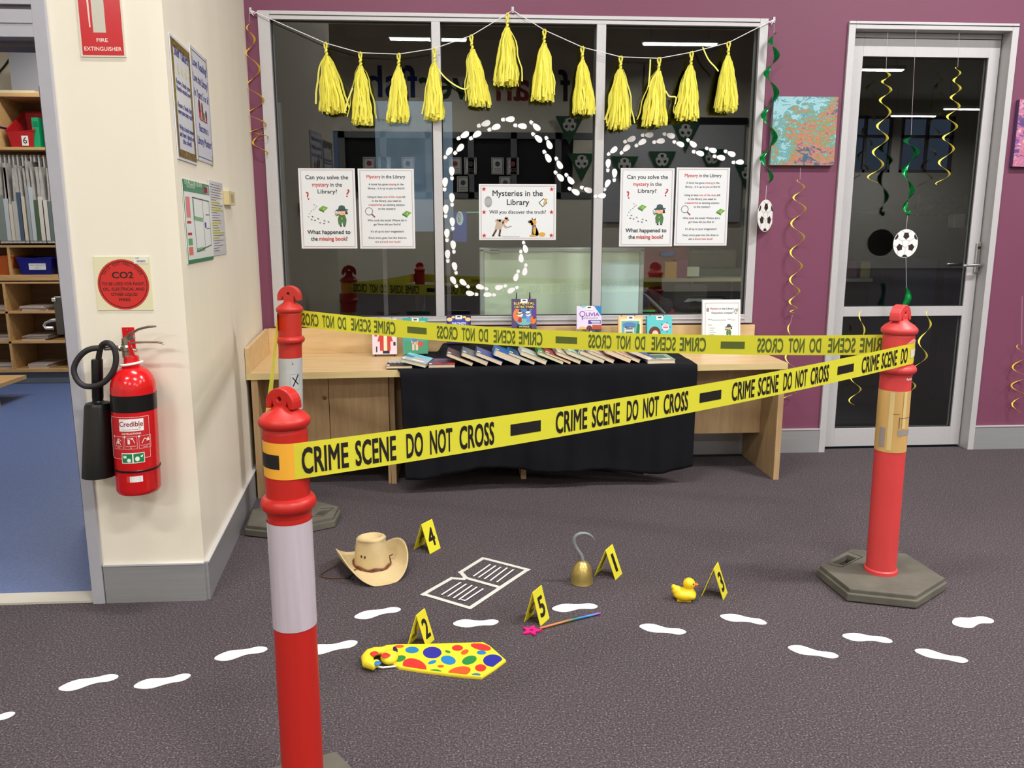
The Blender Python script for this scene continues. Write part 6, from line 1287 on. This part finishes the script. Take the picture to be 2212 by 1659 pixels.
def ballcard(o, px, py, r, Y, sx=1.0, rz=0):
    c = PY(px, py, Y); T = relM(o); A = Matrix.Translation(c) @ Matrix.Rotation(rz, 4, 'Z'); b = MB(T @ A)
    b.prism([(r*math.cos(a), r*math.sin(a)) for a in [2*math.pi*i/40 for i in range(40)]], -.001, .001, BW, plane='xz'); b.build('ball_card', o)
    p = Print(lambda x, z, h: (x, -.001-h, z)); ballprint(p, 0, 0, r*.99, BW, BD); p.build('ball_print', o, T @ A)
o = spiral('hanging_decoration', 'green foil spiral with a football card, hanging at the right edge of the big window', 'decoration', [(1672, 70), (1668, 130), (1664, 220), (1660, 320), (1656, 400)], [6, 12, 15, 16, 15, 10], 4.2, .030, GFO, -.05, 'green foil spirals with football cards', thread=(1672, 44), ph=.3)
ballcard(o, 1653.5, 466, .086, -.05, rz=.72); b = MB(relM(o)); b.tube([tuple(PY(1656, 400, -.05)), tuple(PY(1654, 432, -.05))], .0008, WHITE, 5); b.build('thread', o)
o = spiral('hanging_decoration', 'green foil spiral with a football card, hanging before the glazed door', 'decoration', [(1968, 292), (1968, 330), (1962, 400), (1962, 462)], [14, 15, 13, 11, 8], 2.6, .028, GFO, -.05, 'green foil spirals with football cards', thread=(1979, 60), ph=.4)
ballcard(o, 1956, 526, .078, -.05, rz=.15); b = MB(relM(o)); b.tube([tuple(PY(1962, 455, -.05)), tuple(PY(1957, 496, -.05)), tuple(PY(1957, 560, -.048)), tuple(PY(1958, 625, -.048))], .0008, WHITE, 5); b.ball(tuple(PY(1963, 460, -.055)), .014, .008, .014, GFO, 7, 5); b.build('thread', o)
V = []; F = []
for i in range(25): t = i/24; c = PY(1958+4*math.sin(t*7), 620+78*t, -.05); w = .008+.010*math.sin(math.pi*t); V += [(c.x-w, c.y-.01*math.cos(t*9), c.z), (c.x+w, c.y+.01*math.cos(t*9), c.z+.006)]
for i in range(24): F.append((2*i, 2*i+2, 2*i+3, 2*i+1))
b = MB(relM(o)); b.add(V, F, GFO); b.build('foil_tail', o, smooth=True, solid=.0004, sharp=0)
# ================================================================ canvases
def canvas(label, tl, tr, br, bl, mat, side):
    a, c, d, e = [PY(*q_, -.028) for q_ in (tl, tr, br, bl)]; x0, x1 = (a.x+e.x)/2, (c.x+d.x)/2; z0, z1 = (d.z+e.z)/2, (a.z+c.z)/2
    o = thing('canvas_painting', label, 'painting', (x0, 0, z0)); b = MB(); b.box(0, x1-x0, -.028, -.001, 0, z1-z0, side); b.build('stretcher', o, bevel=.002)
    b = MB(); b.box(.001, x1-x0-.001, -.0295, -.028, .001, z1-z0-.001, mat); b.build('painted_face', o)
canvas('square teal and orange marbled canvas between the window and the door', (1671, 208), (1810, 209), (1803, 358), (1664, 357), marble('teal_orange_pour', [(150, 196, 204), (52, 126, 146), (120, 176, 176), (104, 150, 130), (136, 146, 96), (150, 124, 80), (222, 110, 84), (120, 150, 140), (196, 90, 90), (60, 100, 120)], 3.1), C(120, 150, 150))
canvas('purple and pink marbled canvas cut off by the right edge of the picture', (2201, 214), (2345, 216), (2333, 362), (2189, 359), marble('purple_pink_pour', [(90, 70, 120), (150, 90, 150), (190, 130, 170), (196, 90, 90), (214, 190, 210), (120, 70, 120)], 7.7), C(96, 70, 116))
# ================================================================ things in the dark office behind the glass
def leg_to_floor(o, w, nm='stand', y=.005, mat=None):
    b = MB(); zf = -o.location.z
    for s in (-1, 1): b.box(s*w*.85-.012, s*w*.85+.012, y, y+.02, zf, .02, mat or GREYD)
    b.build(nm, o)
def obox(name, label, cat, px0, py0, px1, py1, Y, d, mat, nm='body', group=None, bevel=0):
    a, c = PY(px0, py0, Y), PY(px1, py1, Y); o = thing(name, label, cat, ((a.x+c.x)/2, Y, min(a.z, c.z)), 0, group); w = abs(c.x-a.x)/2; h = abs(a.z-c.z)
    b = MB(); b.box(-w, w, 0, d, 0, h, mat); b.build(nm, o, bevel=bevel); return o, w, h
WB = M('whiteboard_face', (214, 226, 198), .35); WBF = M('whiteboard_frame', (176, 180, 176), .4, metal=.3)
o, w, h = obox('whiteboard', 'pale whiteboard standing inside, behind the middle and right window panes', 'whiteboard', 1040, 537, 1383, 700, .2, .012, WB, 'board')
b = MB(); b.box(-w-.012, w+.012, -.01, .02, h-.02, h+.006, WBF); b.box(-w-.012, -w+.016, -.01, .02, 0, h, WBF); b.box(w-.016, w+.012, -.01, .02, 0, h, WBF); b.box(-w+.04, -w+.1, -.03, -.01, h-.025, h-.01, STEEL); b.build('frame', o, bevel=.006)
b = MB(); b.box(-w*.8, -w*.75, -.0, .02, -.62, 0, WBF); b.box(w*.75, w*.8, -.0, .02, -.62, 0, WBF); b.build('stand', o)
o, w, h = obox('paper_sheet', 'pale blue paper sheet taped over the right end of the whiteboard', 'paper', 1293, 566, 1378, 690, .185, .002, M('pale_blue_paper', (216, 240, 236), .6), 'sheet')
o, w, h = obox('green_board', 'tall pale green board leaning at the left end inside the window', 'board', 590, 205, 602, 985, .13, .03, M('pale_green_edge', (170, 196, 180), .5), 'board_edge')
o, w, h = obox('noticeboard', 'dark green noticeboard panel inside the left end of the window', 'board', 604, 222, 636, 960, .3, .02, M('olive_felt_panel', (130, 156, 116), .8, var=.3, vscale=6), 'panel')
b = MB(); b.box(w-.008, w+.004, -.01, .03, 0, h, GREYD); b.build('edge_strip', o)
o, w, h = obox('poster_board', 'large grey blue board hung inside behind the left mullion', 'board', 808, 218, 980, 500, .25, .01, M('grey_blue_board', (112, 134, 162), .5, var=.1, vscale=3), 'board'); leg_to_floor(o, w)
o, w, h = obox('blue_bag', 'blue cloth pouch with a white oval patch hanging inside the middle pane', 'bag', 975, 457, 1009, 523, .3, .03, M('royal_blue_cloth', (28, 60, 160), .7), 'pouch', bevel=.006)
p = Print(lambda a, c, hh: (a, -hh, c)); p.ell(.004, h*.78, .02, .04, C(206, 230, 230)).up(); p.text('NYCH', .009, h*.66, .026, C(30, 50, 90), 'l', bold=.03, rot=math.pi/2, width=.05); p.rect(-w, h*.08, w, h*.09, C(20, 40, 120)); p.build('patch', o)
b = MB(); a_ = PY(940, 461, .3); b.tube([(-.12, .015, h-.004), (.2, .015, h-.004)], .004, M('mint_rail', (110, 176, 160), .5), 6); b.build('rail', o)
tz_ = .62
o = thing('office_table', 'dark table full of clutter inside the right window pane', 'table', (1.25, .5, 0)); b = MB(); b.box(-.55, .75, -.3, .4, .68, .71, M('dark_table_top', (54, 50, 50), .6)); b.build('top', o)
for sx_, sy_ in ((-.5, -.25), (.7, -.25), (-.5, .35), (.7, .35)): b = MB(); b.box(sx_-.02, sx_+.02, sy_-.02, sy_+.02, 0, .68, GREYD); b.build('leg', o)
o = thing('office_shelf', 'shelf board carrying red and yellow boxes inside the right window pane', 'shelf', tuple(PY(1480, 605, 1.3))); b = MB(); a_, c_ = PY(1383, 604, 1.3), PY(1535, 612, 1.3); b.box(-.45, .75, 0, .35, -.012, .012, M('shelf_board_dim', (160, 150, 120), .6)); b.build('board', o); b = MB(); b.box(-.4, -.36, .02, .33, -.9, -.012, GREYD); b.box(.66, .7, .02, .33, -.9, -.012, GREYD); b.build('upright', o)
obox('storage_box', 'dark red box on the office shelf, the tallest one', 'box', 1384, 536, 1486, 602, 1.45, .2, M('dark_red_box', (140, 20, 24), .5), group=None)
obox('storage_box', 'yellow box frame in front of the dark red box', 'box', 1437, 566, 1461, 603, 1.32, .1, M('mustard_box', (196, 140, 30), .5))
obox('storage_box', 'magenta box right of the yellow box on the office shelf', 'box', 1463, 562, 1484, 603, 1.32, .1, M('magenta_box', (130, 24, 70), .5))
obox('storage_box', 'small blue and cream tissue box on the office shelf', 'box', 1485, 577, 1510, 597, 1.31, .1, M('pale_box', (196, 200, 170), .5))
obox('blue_tray', 'blue plastic tray on top of the dark red box', 'tray', 1428, 543, 1457, 553, 1.4, .04, M('tray_blue', (30, 90, 170), .4))
obox('printer', 'pale office printer behind the boxes at the right window pane', 'printer', 1490, 540, 1590, 598, 2.2, .5, M('dim_beige_plastic', (150, 148, 128), .6), bevel=.02); leg_to_floor(COL.objects['printer'], .2)
obox('storage_box', 'green and grey drawer box at the far right of the office shelf', 'box', 1510, 580, 1600, 608, 1.6, .2, M('grey_green_drawers', (90, 110, 96), .6))
obox('chair_back', 'grey upholstered chair back below the office shelf', 'chair', 1455, 614, 1528, 665, .95, .06, M('grey_upholstery', (84, 82, 74), .9), bevel=.02); leg_to_floor(COL.objects['chair_back'], .1)
o = thing('running_shoe', 'dark grey running shoe tipped on the clutter inside the right pane', 'shoe', tuple(PY(1418, 655, .33)), 0); b = MB(Matrix.Rotation(.75, 4, 'Y')); b.ball((0, 0, .02), .10, .035, .035, M('shoe_upper', (44, 42, 44), .8), 18, 10); b.ball((.05, 0, .03), .045, .035, .045, M('shoe_upper', (44, 42, 44), .8), 14, 8); b.build('upper', o, smooth=True); b = MB(Matrix.Rotation(.75, 4, 'Y')); b.ball((0, 0, -.012), .108, .038, .014, M('shoe_sole', (150, 160, 170), .6), 18, 8); b.build('sole', o, smooth=True)
for nm, lb, px, py, c, s_ in (('clothing', 'dark red garment heap inside the right pane', 1400, 664, (120, 30, 34), (.07, .05, .03)), ('clothing', 'navy garment heap behind the running shoe', 1392, 640, (30, 32, 70), (.06, .06, .05)), ('clothing', 'red and white patterned sock heap', 1443, 668, (150, 36, 44), (.04, .04, .03)), ('clothing', 'black jacket lying on the office table', 1500, 655, (24, 24, 28), (.14, .08, .03))):
    p_ = PY(px, py+8, .36); o = thing(nm, lb, 'clothes', (p_.x, p_.y, p_.z)); b = MB(); random.seed(px); V0 = MB(); V0.ball((0, 0, 0), *s_, M('cloth_%d_%d_%d' % c, c, .9, var=.4, vscale=30), 20, 12); V0.v = [(x*(1+.12*math.sin(z*90+x*60)), y, z*(1+.2*math.sin(x*70+y*50))) for x, y, z in V0.v]; V0.build('fabric', o, smooth=True, sharp=0)
obox('marker_pen', 'bright green marker pen lying inside the window', 'pen', 1387, 669, 1415, 674, .3, .015, M('green_pen', (30, 170, 80), .4), 'barrel')
o = thing('white_sheet', 'pale sheet of paper lying inside behind the notepad', 'paper', tuple(PY(1480, 676, .4))); b = MB(Matrix.Rotation(-.0, 4, 'X')); b.prism([(-.1, 0), (.28, 0), (.28, .2), (.06, .2)], 0, .004, M('pale_sheet', (190, 196, 196), .6)); b.v = [(x, y*.8, z+y*.35) for x, y, z in b.v]; b.build('sheet', o)
# seen through the door
obox('office_cabinet', 'low dark blue cabinet behind the door glass', 'cabinet', 1960, 560, 2005, 780, 1.0, .5, M('navy_cabinet', (34, 46, 70), .5))
o, w, h = obox('noticeboard', 'photo noticeboard with rows of portraits behind the door glass', 'board', 1982, 420, 2085, 470, 4.17, .02, M('pinboard_pale', (120, 120, 116), .7), 'board')
p = Print(lambda a, c, hh: (a, -hh, c)); n_ = 6
for r_ in range(2):
    for k in range(n_): x0 = -w+.03+k*(2*w-.06)/n_; z0 = h*(.52-.5*r_)+.01; p.rect(x0, z0, x0+(2*w-.06)/n_-.012, z0+h*.42, C(50, 60, 96)); p.up(.0001); p.ell(x0+.04, z0+h*.24, .022, .03, C(150, 130, 124))
p.build('portraits', o)
obox('storage_box', 'yellow and red boxes on the ledge behind the door glass', 'box', 1985, 440, 2015, 452, 4.02, .1, M('mustard_box', (196, 140, 30), .5))
obox('bottle_jug', 'white jug with a red label behind the door glass', 'jug', 2062, 462, 2084, 492, 1.4, .08, M('jug_white', (190, 190, 186), .5), bevel=.01)
obox('office_cabinet', 'tall dark cabinet under the white jug behind the door glass', 'cabinet', 2050, 492, 2100, 900, 1.38, .4, M('navy_cabinet', (34, 46, 70), .5))
for k, (x0, c_) in enumerate(((1832, (110, 70, 90)), (1852, (150, 140, 80)), (1885, (70, 120, 120)), (1925, (120, 130, 90)))): obox('magazine_file', ['plum', 'mustard', 'teal', 'lime'][k]+' magazine file on the shelf behind the door glass', 'file box', x0, 565, x0+26, 600, 1.5, .2, M('file_%d' % k, c_, .6))
o = thing('office_shelf', 'grey shelf board behind the door glass', 'shelf', tuple(PY(1890, 605, 1.45))); b = MB(); b.box(-.35, .4, 0, .3, -.012, .012, M('shelf_board_grey', (130, 134, 130), .6)); b.build('board', o); b = MB(); b.box(-.33, -.3, .02, .28, -.95, -.012, GREYD); b.box(.35, .38, .02, .28, -.95, -.012, GREYD); b.build('upright', o)
obox('window_ledge', 'pale ledge across the office behind the door glass', 'ledge', 1838, 452, 2050, 462, 3.98, .21, M('ledge_grey', (170, 172, 168), .6), 'ledge')
